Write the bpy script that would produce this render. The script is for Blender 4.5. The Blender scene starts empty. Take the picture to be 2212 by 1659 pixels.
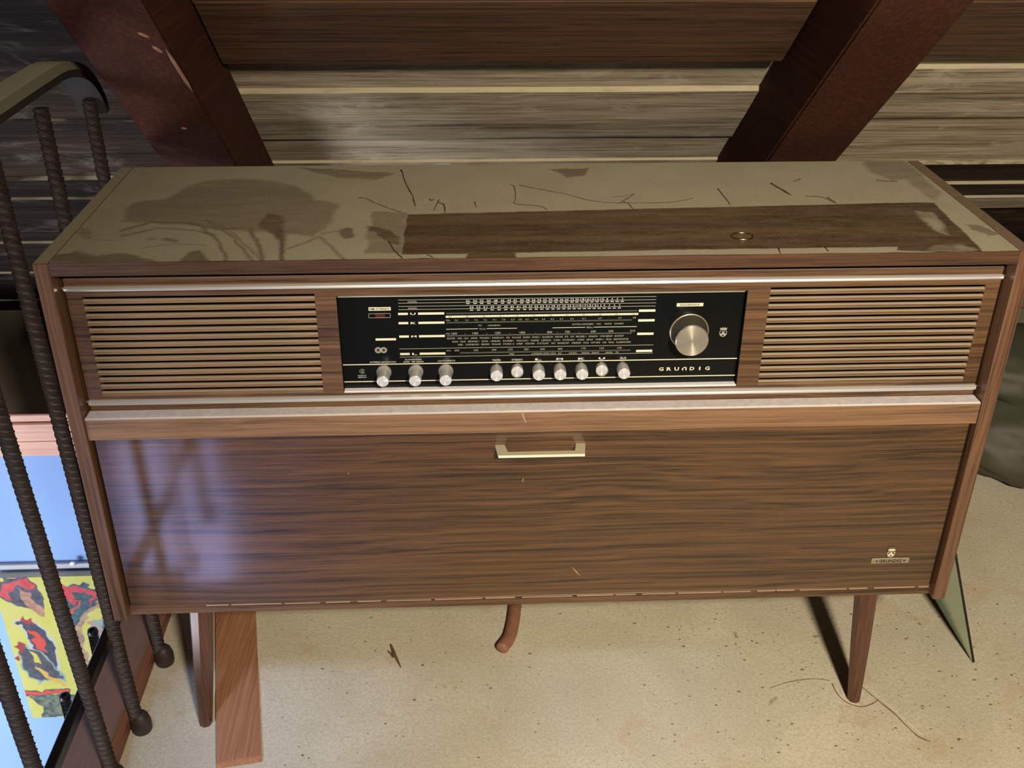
import bpy, bmesh, math, random
import numpy as np
from mathutils import Vector, Matrix
random.seed(4)
sc = bpy.context.scene
COL = sc.collection

# ---------------------------------------------------------------- camera, world, lights, exposure
cam_d = bpy.data.cameras.new('camera'); cam = bpy.data.objects.new('camera', cam_d); COL.objects.link(cam)
RX = Vector((0.998948, -0.045576, 0.005143)); UY = Vector((0.017556, 0.483561, 0.875134)); FW = Vector((0.042372, 0.874123, -0.483853))
M = Matrix.Identity(4)
for i in range(3):
    M[i][0] = RX[i]; M[i][1] = UY[i]; M[i][2] = -FW[i]
M[0][3], M[1][3], M[2][3] = -0.10962, -1.35842, 1.46995
cam.matrix_world = M
cam_d.sensor_width = 36.0; cam_d.lens = 36.0 * 2266.69 / 2212.0
cam_d.clip_start = 0.01; cam_d.clip_end = 60
sc.camera = cam

wd = bpy.data.worlds.new('world'); sc.world = wd; wd.use_nodes = True
wd.node_tree.nodes['Background'].inputs[0].default_value = (0.62, 0.60, 0.66, 1)
wd.node_tree.nodes['Background'].inputs[1].default_value = 0.055

def area(name, loc, target, size, energy, color, size_y=None, spread=None):
    d = bpy.data.lights.new(name, 'AREA'); d.energy = energy; d.color = color
    d.size = size
    if size_y: d.shape = 'RECTANGLE'; d.size_y = size_y
    if spread: d.spread = math.radians(spread)
    o = bpy.data.objects.new(name, d); COL.objects.link(o)
    o.location = loc
    o.rotation_euler = (Vector(target) - Vector(loc)).to_track_quat('-Z', 'Y').to_euler()
    return o
def spot(name, loc, target, size, blend, radius, energy, color):
    d = bpy.data.lights.new(name, 'SPOT'); d.energy = energy; d.color = color; d.spot_size = math.radians(size); d.spot_blend = blend
    d.shadow_soft_size = radius
    o = bpy.data.objects.new(name, d); COL.objects.link(o); o.location = loc
    o.rotation_euler = (Vector(target) - Vector(loc)).to_track_quat('-Z', 'Y').to_euler()
    return o
spot('attic_lamp', (0.36, -2.0, 2.0), (0.68, 0.20, 0.42), 86, 1.0, 0.09, 345, (1.0, 0.88, 0.70))
area('skylight', (-0.75, -1.0, 1.95), (-0.62, -0.08, 0.0), 0.26, 0.75, (0.42, 0.56, 1.0), spread=26)
area('skylight', (0.05, -1.1, 1.95), (0.17, 0.02, 0.0), 0.16, 0.12, (0.62, 0.72, 1.0), spread=16)
# tall panes of the window downstairs and the daylight in the stairwell
area('stairwell_window', (-1.46, -2.3, -1.20), (-1.46, 1.2, -1.20), 0.17, 6.2, (0.46, 0.50, 1.0), size_y=0.85)
area('stairwell_window', (-1.23, -2.3, -1.20), (-1.23, 1.2, -1.20), 0.15, 5.6, (0.46, 0.50, 1.0), size_y=0.85)
area('stairwell_daylight', (-2.9, -0.9, -1.1), (-1.4, 1.2, -0.9), 0.9, 92, (0.94, 0.94, 1.0), size_y=1.3)

sc.view_settings.view_transform = 'Standard'; sc.view_settings.look = 'None'
sc.cycles.caustics_reflective = False; sc.cycles.caustics_refractive = False
sc.view_settings.exposure = 0.0; sc.view_settings.gamma = 1.0
sc.view_settings.use_curve_mapping = False

# ---------------------------------------------------------------- materials
def lin(c):
    return tuple(((v / 255 / 12.92) if v / 255 <= 0.04045 else ((v / 255 + 0.055) / 1.055) ** 2.4) for v in c) + (1.0,)
def new_mat(name):
    m = bpy.data.materials.new(name); m.use_nodes = True
    nt = m.node_tree; b = nt.nodes['Principled BSDF']
    return m, nt, b
def N(nt, t, **kw):
    n = nt.nodes.new(t)
    for k, v in kw.items(): setattr(n, k, v)
    return n
def noise(nt, vec, scale, detail=4, rough=0.55, dist=0.0):
    n = N(nt, 'ShaderNodeTexNoise'); n.inputs['Scale'].default_value = scale
    n.inputs['Detail'].default_value = detail; n.inputs['Roughness'].default_value = rough
    n.inputs['Distortion'].default_value = dist
    nt.links.new(vec, n.inputs['Vector']); return n.outputs['Fac']
def mapping(nt, scale, coord='Object', rnd=False):
    tc = N(nt, 'ShaderNodeTexCoord'); mp = N(nt, 'ShaderNodeMapping'); mp.inputs['Scale'].default_value = scale
    nt.links.new(tc.outputs[coord], mp.inputs['Vector'])
    if rnd:
        oi = N(nt, 'ShaderNodeObjectInfo'); mm = N(nt, 'ShaderNodeMath', operation='MULTIPLY'); mm.inputs[1].default_value = 37.0
        cb = N(nt, 'ShaderNodeCombineXYZ')
        nt.links.new(oi.outputs['Random'], mm.inputs[0])
        for k in range(3): nt.links.new(mm.outputs[0], cb.inputs[k])
        nt.links.new(cb.outputs[0], mp.inputs['Location'])
    return mp.outputs['Vector']
def ramp(nt, fac, stops):
    r = N(nt, 'ShaderNodeValToRGB'); e = r.color_ramp.elements
    while len(e) < len(stops): e.new(0.5)
    for el, (p, c) in zip(e, stops):
        el.position = p; el.color = c if len(c) == 4 else tuple(c) + (1,)
    nt.links.new(fac, r.inputs['Fac']); return r.outputs['Color']
def mixc(nt, fac, a, b, mode='MIX'):
    m = N(nt, 'ShaderNodeMix', data_type='RGBA', blend_type=mode)
    if isinstance(fac, (int, float)): m.inputs[0].default_value = fac
    else: nt.links.new(fac, m.inputs[0])
    for s, v in ((6, a), (7, b)):
        if isinstance(v, tuple): m.inputs[s].default_value = v
        else: nt.links.new(v, m.inputs[s])
    return m.outputs[2]
def math_(nt, op, a, b=None, clamp=False):
    m = N(nt, 'ShaderNodeMath', operation=op); m.use_clamp = clamp
    for s, v in ((0, a), (1, b)):
        if v is None: continue
        if isinstance(v, (int, float)): m.inputs[s].default_value = v
        else: nt.links.new(v, m.inputs[s])
    return m.outputs[0]
def maprange(nt, v, a, b, c=0.0, d=1.0):
    m = N(nt, 'ShaderNodeMapRange', interpolation_type='SMOOTHSTEP')
    nt.links.new(v, m.inputs[0])
    for i, x in zip((1, 2, 3, 4), (a, b, c, d)): m.inputs[i].default_value = x
    return m.outputs[0]
def bump(nt, b, h, strength, dist=0.001):
    n = N(nt, 'ShaderNodeBump'); n.inputs['Strength'].default_value = strength; n.inputs['Distance'].default_value = dist
    nt.links.new(h, n.inputs['Height']); nt.links.new(n.outputs[0], b.inputs['Normal'])
def upness(nt, lo, hi):
    g = N(nt, 'ShaderNodeNewGeometry'); s = N(nt, 'ShaderNodeSeparateXYZ'); nt.links.new(g.outputs['Normal'], s.inputs[0])
    return maprange(nt, s.outputs['Z'], lo, hi)
DUST = lin((196, 183, 158)); 
def plain(name, c, rough=0.6, metal=0.0, spec=0.5, var=0.0, vs=40):
    m, nt, b = new_mat(name)
    if var:
        f = noise(nt, mapping(nt, (1, 1, 1)), vs, 5)
        lo = tuple(v * (1 - var) for v in c[:3]) + (1,); hi = tuple(min(1, v * (1 + var)) for v in c[:3]) + (1,)
        nt.links.new(ramp(nt, f, [(0.3, lo), (0.7, hi)]), b.inputs['Base Color'])
    else: b.inputs['Base Color'].default_value = c
    b.inputs['Roughness'].default_value = rough; b.inputs['Metallic'].default_value = metal
    b.inputs['Specular IOR Level'].default_value = spec
    return m
def wood(name, dark, light, axis=0, rough=0.45, dust=None, spec=0.5, rnd=False, stretch=26, fine=1.0, coat=0.0):
    m, nt, b = new_mat(name)
    sc1 = [stretch] * 3; sc1[axis] = 0.7
    sc2 = [420] * 3; sc2[axis] = 8
    sc3 = [165] * 3; sc3[axis] = 1.2
    def wv(sc_):  # coordinates bent a little so that the grain lines wander
        ws = [4.5] * 3; ws[axis] = 1.6
        wn = noise(nt, mapping(nt, ws, rnd=rnd), 1.0, 3, 0.5)
        cb = N(nt, 'ShaderNodeCombineXYZ'); amp = math_(nt, 'MULTIPLY', math_(nt, 'SUBTRACT', wn, 0.5), sc_[(axis + 1) % 3] * 0.045)
        for k in range(3):
            if k != axis: nt.links.new(amp, cb.inputs[k])
        va_ = N(nt, 'ShaderNodeVectorMath', operation='ADD'); nt.links.new(mapping(nt, sc_, rnd=rnd), va_.inputs[0]); nt.links.new(cb.outputs[0], va_.inputs[1])
        return va_.outputs[0]
    f1 = noise(nt, wv(sc1), 1.0, 5, 0.6, 0.3)
    f2 = noise(nt, mapping(nt, sc2, rnd=rnd), 1.0, 3, 0.6)
    f3 = noise(nt, wv(sc3), 1.0, 4, 0.6, 0.1)
    f = math_(nt, 'ADD', math_(nt, 'MULTIPLY', f1, 0.20), math_(nt, 'ADD', math_(nt, 'MULTIPLY', f3, 0.52), math_(nt, 'MULTIPLY', f2, 0.28 * fine)))
    mid = tuple((a + c) / 2 for a, c in zip(dark, light))
    col = ramp(nt, f, [(0.40, dark), (0.49, mid), (0.60, light)])
    if dust:
        amt, lo, hi, dc = dust
        dn = noise(nt, mapping(nt, (1, 1, 1)), 60, 5, 0.7)
        dm = math_(nt, 'MULTIPLY', upness(nt, lo, hi), maprange(nt, dn, 0.15, 0.45, 0.75, 1.0))
        dm = math_(nt, 'MULTIPLY', dm, amt)
        col = mixc(nt, dm, col, dc)
        rr = N(nt, 'ShaderNodeMix'); nt.links.new(dm, rr.inputs[0]); rr.inputs[2].default_value = rough; rr.inputs[3].default_value = 0.9
        nt.links.new(rr.outputs[0], b.inputs['Roughness'])
    else: b.inputs['Roughness'].default_value = rough
    nt.links.new(col, b.inputs['Base Color'])
    b.inputs['Specular IOR Level'].default_value = spec
    b.inputs['Coat Weight'].default_value = coat; b.inputs['Coat Roughness'].default_value = 0.125
    bump(nt, b, f2, 0.25, 0.0006)
    return m
W_D, W_L = lin((58, 40, 26)), lin((118, 87, 60))
walnut = wood('walnut_veneer', W_D, W_L, 0, 0.42)
walnut_dusty = wood('walnut_dusty', lin((88, 64, 44)), lin((142, 112, 82)), 0, 0.5, dust=(0.5, 0.25, 0.8, DUST))
walnut_door = wood('walnut_door', lin((44, 29, 17)), lin((106, 74, 46)), 0, 0.38, stretch=30, coat=0.6)
walnut_light = wood('walnut_ledge', lin((98, 72, 50)), lin((148, 112, 82)), 0, 0.5, dust=(0.92, 0.35, 0.6, lin((206, 198, 194))))
walnut_side = wood('walnut_side', lin((68, 46, 34)), lin((122, 88, 64)), 2, 0.34, dust=(0.95, 0.7, 0.9, lin((158, 150, 122))))
walnut_side_r = wood('walnut_side_clean', lin((68, 46, 34)), lin((122, 88, 64)), 2, 0.34, dust=(0.35, 0.7, 0.9, lin((140, 130, 104))))
walnut_leg = wood('walnut_leg', lin((72, 44, 32)), lin((104, 68, 50)), 2, 0.4)
walnut_edge = wood('walnut_edge', lin((50, 33, 22)), lin((98, 68, 46)), 0, 0.45)
inner_dark = plain('inner_dark_stain', lin((46, 30, 18)), 0.8)
black = plain('black_cloth', lin((8, 7, 6)), 0.95, spec=0.1)
glass_black = plain('dial_glass', lin((17, 19, 19)), 0.22, spec=0.35)
print_cream = plain('print_cream', lin((228, 222, 192)), 0.6)
print_white = plain('print_white', lin((214, 214, 204)), 0.6)
print_dim = plain('print_dim', lin((172, 170, 148)), 0.6)
print_grey = plain('print_grey', lin((74, 74, 62)), 0.6)
print_black = plain('print_black', lin((20, 20, 18)), 0.6)
lamp_red = plain('lamp_red', lin((84, 34, 38)), 0.3)
chrome = plain('polished_aluminium', lin((240, 238, 234)), 0.28, 0.65)
knurl = plain('knurled_aluminium', lin((196, 194, 188)), 0.42, 0.45, var=0.35, vs=900)
brass = plain('pale_brass', lin((206, 190, 140)), 0.25, 1.0)
handle_m, _nt, _b = new_mat('handle_metal')
_c = mixc(_nt, math_(_nt, 'MULTIPLY', upness(_nt, 0.4, 0.9), 0.8), lin((245, 238, 210)), lin((176, 164, 128)))
_nt.links.new(_c, _b.inputs['Base Color']); _b.inputs['Metallic'].default_value = 0.1; _b.inputs['Roughness'].default_value = 0.45
def spun(name, c, ro=0.3, an=0.85):
    m, nt, b = new_mat(name); b.inputs['Base Color'].default_value = c; b.inputs['Metallic'].default_value = 0.8
    b.inputs['Roughness'].default_value = ro; b.inputs['Anisotropic'].default_value = an; b.inputs['Anisotropic Rotation'].default_value = 0.25
    t = N(nt, 'ShaderNodeTangent', direction_type='RADIAL', axis='Y'); nt.links.new(t.outputs[0], b.inputs['Tangent'])
    return m
spun_m = spun('spun_aluminium', lin((226, 218, 200)))
dark_grip = plain('dark_grip', lin((70, 66, 56)), 0.6, 0.3, var=0.3, vs=700)
iron = plain('dusty_wrought_iron', lin((62, 52, 48)), 0.55, 0.2, var=0.35, vs=60)
iron_black = plain('black_iron', lin((26, 23, 23)), 0.35, 0.3)
handrail_m, _nt, _b = new_mat('dusty_handrail')
_nt.links.new(mixc(_nt, upness(_nt, 0.2, 0.8), lin((44, 40, 34)), lin((200, 196, 168))), _b.inputs['Base Color']); _b.inputs['Roughness'].default_value = 0.85
rafter_m = wood('stained_rafter', lin((62, 32, 20)), lin((88, 48, 31)), 1, 0.85, stretch=10, fine=0.5, spec=0.2)
purlin_m = wood('stained_purlin', lin((52, 34, 22)), lin((100, 70, 48)), 0, 0.7, stretch=22)
def board_mat(name, cols, white):
    m, nt, b = new_mat(name)
    v1 = mapping(nt, (1.2, 24, 24), rnd=True); v2 = mapping(nt, (6, 160, 160), rnd=True); v3 = mapping(nt, (5, 12, 12), rnd=True)
    f1 = noise(nt, v1, 1, 5, 0.65, 0.4); f2 = noise(nt, v2, 1, 4, 0.65); f3 = noise(nt, v3, 1, 6, 0.7, 0.8)
    f = math_(nt, 'ADD', math_(nt, 'MULTIPLY', f1, 0.5), math_(nt, 'MULTIPLY', f2, 0.5))
    col = ramp(nt, f, [(0.34, cols[0]), (0.48, cols[1]), (0.62, cols[2])])
    col = mixc(nt, math_(nt, 'MULTIPLY', maprange(nt, f3, 0.52, 0.72), white), col, lin((206, 200, 184)))
    oi = N(nt, 'ShaderNodeObjectInfo')
    col = mixc(nt, 1.0, col, ramp(nt, oi.outputs['Random'], [(0, (0.72, 0.70, 0.68, 1)), (1, (1.08, 1.04, 0.98, 1))]), 'MULTIPLY')
    col = mixc(nt, math_(nt, 'MULTIPLY', upness(nt, 0.25, 0.6), maprange(nt, f3, 0.35, 0.55, 0.25, 1.0)), col, lin((178, 168, 140)))
    nt.links.new(col, b.inputs['Base Color']); b.inputs['Roughness'].default_value = 0.9
    b.inputs['Specular IOR Level'].default_value = 0.2
    bump(nt, b, f2, 0.6, 0.002)
    return m
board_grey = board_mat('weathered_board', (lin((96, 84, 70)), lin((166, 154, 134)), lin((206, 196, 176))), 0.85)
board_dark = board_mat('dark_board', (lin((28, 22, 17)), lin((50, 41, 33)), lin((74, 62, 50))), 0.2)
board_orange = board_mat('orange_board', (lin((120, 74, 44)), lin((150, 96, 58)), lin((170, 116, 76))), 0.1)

# dusty floor
floor_m, nt, b = new_mat('dusty_floor')
v = mapping(nt, (1, 1, 1))
f1 = noise(nt, v, 3.0, 6, 0.6, 0.5); f2 = noise(nt, v, 140, 4, 0.7); f3 = noise(nt, v, 28, 5, 0.75, 0.4); f4 = noise(nt, v, 9, 5, 0.6, 1.0)
col = ramp(nt, f1, [(0.3, lin((204, 195, 168))), (0.7, lin((232, 224, 198)))])
col = mixc(nt, math_(nt, 'MULTIPLY', maprange(nt, f4, 0.56, 0.72), 0.45), col, lin((206, 172, 134)))
col = mixc(nt, math_(nt, 'MULTIPLY', maprange(nt, f2, 0.35, 0.7), 0.40), col, lin((170, 154, 120)))
f5 = noise(nt, v, 420, 3, 0.7)
col = mixc(nt, math_(nt, 'MULTIPLY', maprange(nt, f5, 0.45, 0.70), 0.45), col, lin((150, 136, 108)))
col = mixc(nt, math_(nt, 'MULTIPLY', maprange(nt, f3, 0.64, 0.72), 0.75), col, lin((118, 98, 72)))
nt.links.new(col, b.inputs['Base Color']); b.inputs['Roughness'].default_value = 0.62
b.inputs['Specular IOR Level'].default_value = 0.4
bump(nt, b, math_(nt, 'ADD', f2, f3), 0.5, 0.0015)

top_m, nt, b = new_mat('dusty_walnut_top')
at = N(nt, 'ShaderNodeAttribute', attribute_name='dust')
g1 = noise(nt, mapping(nt, (1.2, 30, 30)), 1.0, 5, 0.6, 0.4)
base = ramp(nt, g1, [(0.35, lin((62, 44, 28))), (0.65, lin((96, 72, 48)))])
dn = noise(nt, mapping(nt, (1, 1, 1)), 220, 4, 0.7)
dcol = mixc(nt, math_(nt, 'MULTIPLY', maprange(nt, dn, 0.3, 0.75), 0.35), lin((168, 160, 134)), lin((134, 125, 98)))
nt.links.new(mixc(nt, at.outputs['Fac'], base, dcol), b.inputs['Base Color'])
nt.links.new(maprange(nt, at.outputs['Fac'], 0.0, 0.5, 0.45, 0.9), b.inputs['Roughness'])
b.inputs['Specular IOR Level'].default_value = 0.35

canvas_m, nt, b = new_mat('painted_canvas')
at = N(nt, 'ShaderNodeAttribute', attribute_name='paint')
nt.links.new(at.outputs['Color'], b.inputs['Base Color']); b.inputs['Roughness'].default_value = 0.6
bump(nt, b, noise(nt, mapping(nt, (1, 1, 1)), 90, 4), 0.4, 0.003)
canvas_side = plain('canvas_side', lin((210, 205, 190)), 0.8)
white_wall = plain('pale_blue_plaster', lin((140, 178, 232)), 0.8, var=0.05, vs=3)
pink_wood = wood('pink_cladding', lin((214, 160, 138)), lin((236, 190, 170)), 0, 0.6, stretch=12)
curb_top = wood('curb_wood', lin((112, 70, 56)), lin((150, 100, 80)), 1, 0.6, dust=(0.75, 0.6, 0.9, lin((128, 106, 92))), stretch=14)
plank_m = wood('copper_plank', lin((150, 100, 70)), lin((184, 134, 98)), 1, 0.5, stretch=16)
light_strip_m = plain('pale_light_strip', lin((214, 220, 236)), 0.6)
stick_m = plain('brown_grip', lin((150, 104, 80)), 0.55, var=0.1, vs=60)
splinter_m = wood('splinter_wood', lin((92, 72, 48)), lin((130, 104, 70)), 1, 0.7)
strand_m = plain('dust_strand', lin((84, 68, 46)), 0.95)
crumb_m = plain('floor_crumb', lin((120, 100, 72)), 0.95, var=0.4, vs=30)
crack_m = plain('floor_crack', lin((128, 106, 74)), 0.95)
crackrim_m = plain('floor_crack_rim', lin((222, 212, 186)), 0.9)
bag_m = plain('grey_green_sheet', lin((76, 76, 62)), 0.6, var=0.25, vs=7)
box_m = plain('grey_green_box', lin((104, 104, 82)), 0.7, var=0.12, vs=10)
chip_m = plain('pale_chip', lin((150, 110, 86)), 0.8)
gm, nt, b = new_mat('green_glass')
b.inputs['Base Color'].default_value = (0.62, 0.80, 0.70, 1); b.inputs['Transmission Weight'].default_value = 1.0
b.inputs['Roughness'].default_value = 0.08; b.inputs['IOR'].default_value = 1.5
glass_m = gm
va = N(nt, 'ShaderNodeVolumeAbsorption'); va.inputs['Color'].default_value = (0.25, 0.62, 0.42, 1); va.inputs['Density'].default_value = 28
nt.links.new(va.outputs[0], nt.nodes['Material Output'].inputs['Volume'])

# ---------------------------------------------------------------- mesh helpers
def finish(name, bm, mat, parent=None, smooth=False, origin=None):
    me = bpy.data.meshes.new(name)
    off = Vector((0, 0, 0))
    if parent is not None: off = Vector(parent.get('_org', (0, 0, 0)))
    elif origin is not None: off = Vector(origin)
    bmesh.ops.translate(bm, verts=bm.verts, vec=-off)
    bm.to_mesh(me); bm.free()
    for p in me.polygons: p.use_smooth = smooth
    mats = mat if isinstance(mat, (list, tuple)) else [mat]
    for mm in mats: me.materials.append(mm)
    o = bpy.data.objects.new(name, me); COL.objects.link(o)
    if parent is not None:
        o.parent = parent; o['_org'] = tuple(off)
    else:
        o.location = off; o['_org'] = tuple(off)
    return o
def thing(name, label, cat, loc, group=None):
    o = bpy.data.objects.new(name, None); COL.objects.link(o); o.location = loc; o.empty_display_size = 0.05
    o['label'] = label; o['category'] = cat; o['_org'] = tuple(loc)
    if group: o['group'] = group
    return o
def tag(o, label, cat, group=None):
    o['label'] = label; o['category'] = cat
    if group: o['group'] = group
    return o
def struct(o): o['kind'] = 'structure'; return o
def box(bm, x0, x1, y0, y1, z0, z1, bev=0.0, seg=1):
    vs = [bm.verts.new((x, y, z)) for x in (x0, x1) for y in (y0, y1) for z in (z0, z1)]
    idx = [(0, 1, 3, 2), (4, 6, 7, 5), (0, 4, 5, 1), (2, 3, 7, 6), (0, 2, 6, 4), (1, 5, 7, 3)]
    fs = [bm.faces.new([vs[i] for i in f]) for f in idx]
    if bev > 0:
        es = set()
        for f in fs: es.update(f.edges)
        bmesh.ops.bevel(bm, geom=list(es), offset=bev, segments=seg, affect='EDGES', profile=0.6)
    return vs
def bx(name, mat, parent, x0, x1, y0, y1, z0, z1, bev=0.0, seg=1):
    bm = bmesh.new(); box(bm, x0, x1, y0, y1, z0, z1, bev, seg); return finish(name, bm, mat, parent)
def prism(bm, pts, axis, a0, a1):
    # pts: 2-D outline in the two other axes, extruded along axis from a0 to a1
    def P(p, a):
        return {0: (a, p[0], p[1]), 1: (p[0], a, p[1]), 2: (p[0], p[1], a)}[axis]
    A = [bm.verts.new(P(p, a0)) for p in pts]; B = [bm.verts.new(P(p, a1)) for p in pts]
    n = len(pts)
    fs = [bm.faces.new(A), bm.faces.new(B[::-1])]
    for i in range(n): fs.append(bm.faces.new([A[i], B[i], B[(i + 1) % n], A[(i + 1) % n]]))
    bmesh.ops.recalc_face_normals(bm, faces=fs)
    return fs
def lathe(bm, cx, cz, prof, seg=32, a=None):
    # profile (r, y) turned about an axis through (cx, cz) along Y
    rings = []
    for r, y in prof:
        if r < 1e-6: rings.append([bm.verts.new((cx, y, cz))])
        else: rings.append([bm.verts.new((cx + r * math.cos(2 * math.pi * k / seg), y, cz + r * math.sin(2 * math.pi * k / seg))) for k in range(seg)])
    fs = []
    for A, B in zip(rings, rings[1:]):
        for k in range(seg):
            k2 = (k + 1) % seg
            if len(A) == 1 and len(B) == 1: continue
            if len(A) == 1: fs.append(bm.faces.new([A[0], B[k], B[k2]]))
            elif len(B) == 1: fs.append(bm.faces.new([A[k], B[0], A[k2]]))
            else: fs.append(bm.faces.new([A[k], B[k], B[k2], A[k2]]))
    bmesh.ops.recalc_face_normals(bm, faces=fs)
    return fs
def catmull(pts, n=6):
    P = [Vector(p) for p in pts]
    if len(P) < 3: return P
    P = [2 * P[0] - P[1]] + P + [2 * P[-1] - P[-2]]; out = []
    for i in range(1, len(P) - 2):
        for k in range(n):
            t = k / n
            out.append(0.5 * ((2 * P[i]) + (P[i + 1] - P[i - 1]) * t + (2 * P[i - 1] - 5 * P[i] + 4 * P[i + 1] - P[i + 2]) * t * t + (3 * P[i] - P[i - 1] - 3 * P[i + 1] + P[i + 2]) * t ** 3))
    out.append(P[-2]); return out
def tube(bm, pts, rad, seg=8, sq=None, twist=0.0, cap=True):
    pts = [Vector(p) for p in pts]; rings = []
    up = Vector((0, 1, 0)) if abs((pts[-1] - pts[0]).normalized().y) < 0.8 else Vector((0, 0, 1))
    L = 0
    for i, p in enumerate(pts):
        d = (pts[min(i + 1, len(pts) - 1)] - pts[max(i - 1, 0)]).normalized()
        u = d.cross(up).normalized(); w = u.cross(d).normalized()
        if i: L += (pts[i] - pts[i - 1]).length
        r = rad[i] if isinstance(rad, (list, tuple)) else rad
        ring = []
        for k in range(seg):
            a = 2 * math.pi * k / seg + twist * L
            rr = r * (0.90 if (twist and k % 2) else 1.0)
            ring.append(bm.verts.new(p + (u * math.cos(a) * (sq[0] if sq else 1) + w * math.sin(a) * (sq[1] if sq else 1)) * rr))
        rings.append(ring)
    fs = []
    for A, B in zip(rings, rings[1:]):
        for k in range(seg): fs.append(bm.faces.new([A[k], A[(k + 1) % seg], B[(k + 1) % seg], B[k]]))
    if cap: fs.append(bm.faces.new(rings[0][::-1])); fs.append(bm.faces.new(rings[-1]))
    bmesh.ops.recalc_face_normals(bm, faces=fs)
def poly(bm, pts):
    return bm.faces.new([bm.verts.new(p) for p in pts])

# text laid flat on the plane y, reading along +x, up = +z
_dg = None
def text_into(bm, s, x, z, y, h, width=None, align='CENTER', bold=0.0, spacing=1.0):
    cu = bpy.data.curves.new('t', 'FONT'); cu.body = s; cu.size = 1.0; cu.align_x = 'LEFT'; cu.align_y = 'BOTTOM_BASELINE'
    cu.resolution_u = 2; cu.offset = bold; cu.space_character = spacing
    o = bpy.data.objects.new('t', cu); COL.objects.link(o)
    bpy.context.view_layer.update()
    me = bpy.data.meshes.new_from_object(o.evaluated_get(bpy.context.evaluated_depsgraph_get()))
    n = len(me.vertices)
    if n:
        co = np.zeros(n * 3); me.vertices.foreach_get('co', co); co = co.reshape(-1, 3)
        x0, x1 = co[:, 0].min(), co[:, 0].max(); k = h / 0.70
        kx = (width / (x1 - x0)) if width else k
        w = (x1 - x0) * kx
        sx = {'CENTER': x - w / 2, 'LEFT': x, 'RIGHT': x - w}[align]
        vs = [bm.verts.new((sx + (c[0] - x0) * kx, y, z - h / 2 + c[1] * k)) for c in co]
        for p in me.polygons:
            try: bm.faces.new([vs[i] for i in p.vertices])
            except ValueError: pass
    bpy.data.objects.remove(o); bpy.data.curves.remove(cu); bpy.data.meshes.remove(me)

# ---------------------------------------------------------------- the setting
# floor slab with the stair opening (x -2.4..-0.81, y -2.6..1.2)
bm = bmesh.new()
box(bm, -0.81, 3.2, -0.42, 1.92, -0.14, 0.0); box(bm, -0.40, 3.2, -3.2, -0.42, -0.14, 0.0)
box(bm, -2.4, -0.81, 1.2, 1.92, -0.14, 0.0)
box(bm, -3.4, -2.4, -3.2, 1.92, -0.14, 0.0)
floor = struct(finish('floor', bm, floor_m))
def flat_strip(name, pts, w, mat, h):
    bm = bmesh.new(); P = catmull([(p[0], p[1], 0) for p in pts], 4)
    tube(bm, [(p.x, p.y, h * 0.3) for p in P], [w * random.uniform(0.6, 1.2) for _ in P], 6, sq=(1, 1))
    for v in bm.verts: v.co.z = max(-0.001, min(v.co.z, h))
    return finish(name, bm, mat, floor)
flat_strip('crack', [(.6315, .0805), (.6491, .0467), (.6679, .0137), (.6811, -.0202), (.693, -.0446), (.7097, -.056)], 0.0016, crack_m, 0.0006)
flat_strip('crack_edge', [(.640, .0835), (.6575, .0497), (.6755, .0160), (.690, -.018), (.702, -.041)], 0.0009, crackrim_m, 0.0004)
flat_strip('crack', [(.5771, .0923), (.5785, .0659), (.5902, .0421), (.6127, .0308), (.6371, .0379), (.6508, .0466)], 0.0013, crack_m, 0.0006)
flat_strip('crack_edge', [(.5801, .0843), (.5825, .0639), (.5932, .0449), (.6107, .0368)], 0.0011, crackrim_m, 0.0005)
flat_strip('crack', [(.455, .085), (.50, .10), (.545, .105), (.575, .10)], 0.0009, crack_m, 0.0004)
bm = bmesh.new()
for k in range(1100):
    x = random.uniform(-0.62, 1.35); y = random.uniform(-0.35, 0.62)
    if k % 4 == 0: x = random.uniform(0.2, 1.0); y = random.uniform(-0.1, 0.3)
    if -0.64 < x < -0.46 and y < 0.9: continue
    r = random.choice((0.0007, 0.001, 0.0014, 0.0018, 0.0028)) * random.uniform(0.6, 1.2); a = random.uniform(0, 6.3); e = random.uniform(0.5, 1.0)
    P = [(x + r * math.cos(a + q) * (1.6 if q in (0, 3.14) else 1), y + r * e * math.sin(a + q), 0.0) for q in (0, 1.57, 3.14, 4.71)]
    b0 = [bm.verts.new(p) for p in P]; t = bm.verts.new((x, y, r * 0.7))
    for i in range(4): bm.faces.new([b0[i], b0[(i + 1) % 4], t])
cr = finish('floor_debris', bm, crumb_m, floor); cr['kind'] = 'stuff'

# curb round the stair opening
bm = bmesh.new(); prism(bm, [(-0.812, -0.02), (-0.729, -0.02), (-0.729, 0.026), (-0.737, 0.036), (-0.812, 0.036)], 1, -0.42, 1.2)
cb = struct(finish('trim_1', bm, curb_top)); cb['label'] = 'reddish wooden curb along the edge of the stair opening'

for nm, x0, x1, y0, y1, z0, z1 in (('wall_left_unseen', -3.5, -3.4, -3.2, 1.92, 0, 5.2), ('wall_right_unseen', 3.2, 3.3, -3.2, 1.92, 0, 5.2)):  # side walls out of view, added to keep the world light out
    struct(bx(nm, plain('unseen_wall_boards', lin((70, 52, 40)), .9, var=.2, vs=8), None, x0, x1, y0, y1, z0, z1))
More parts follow.
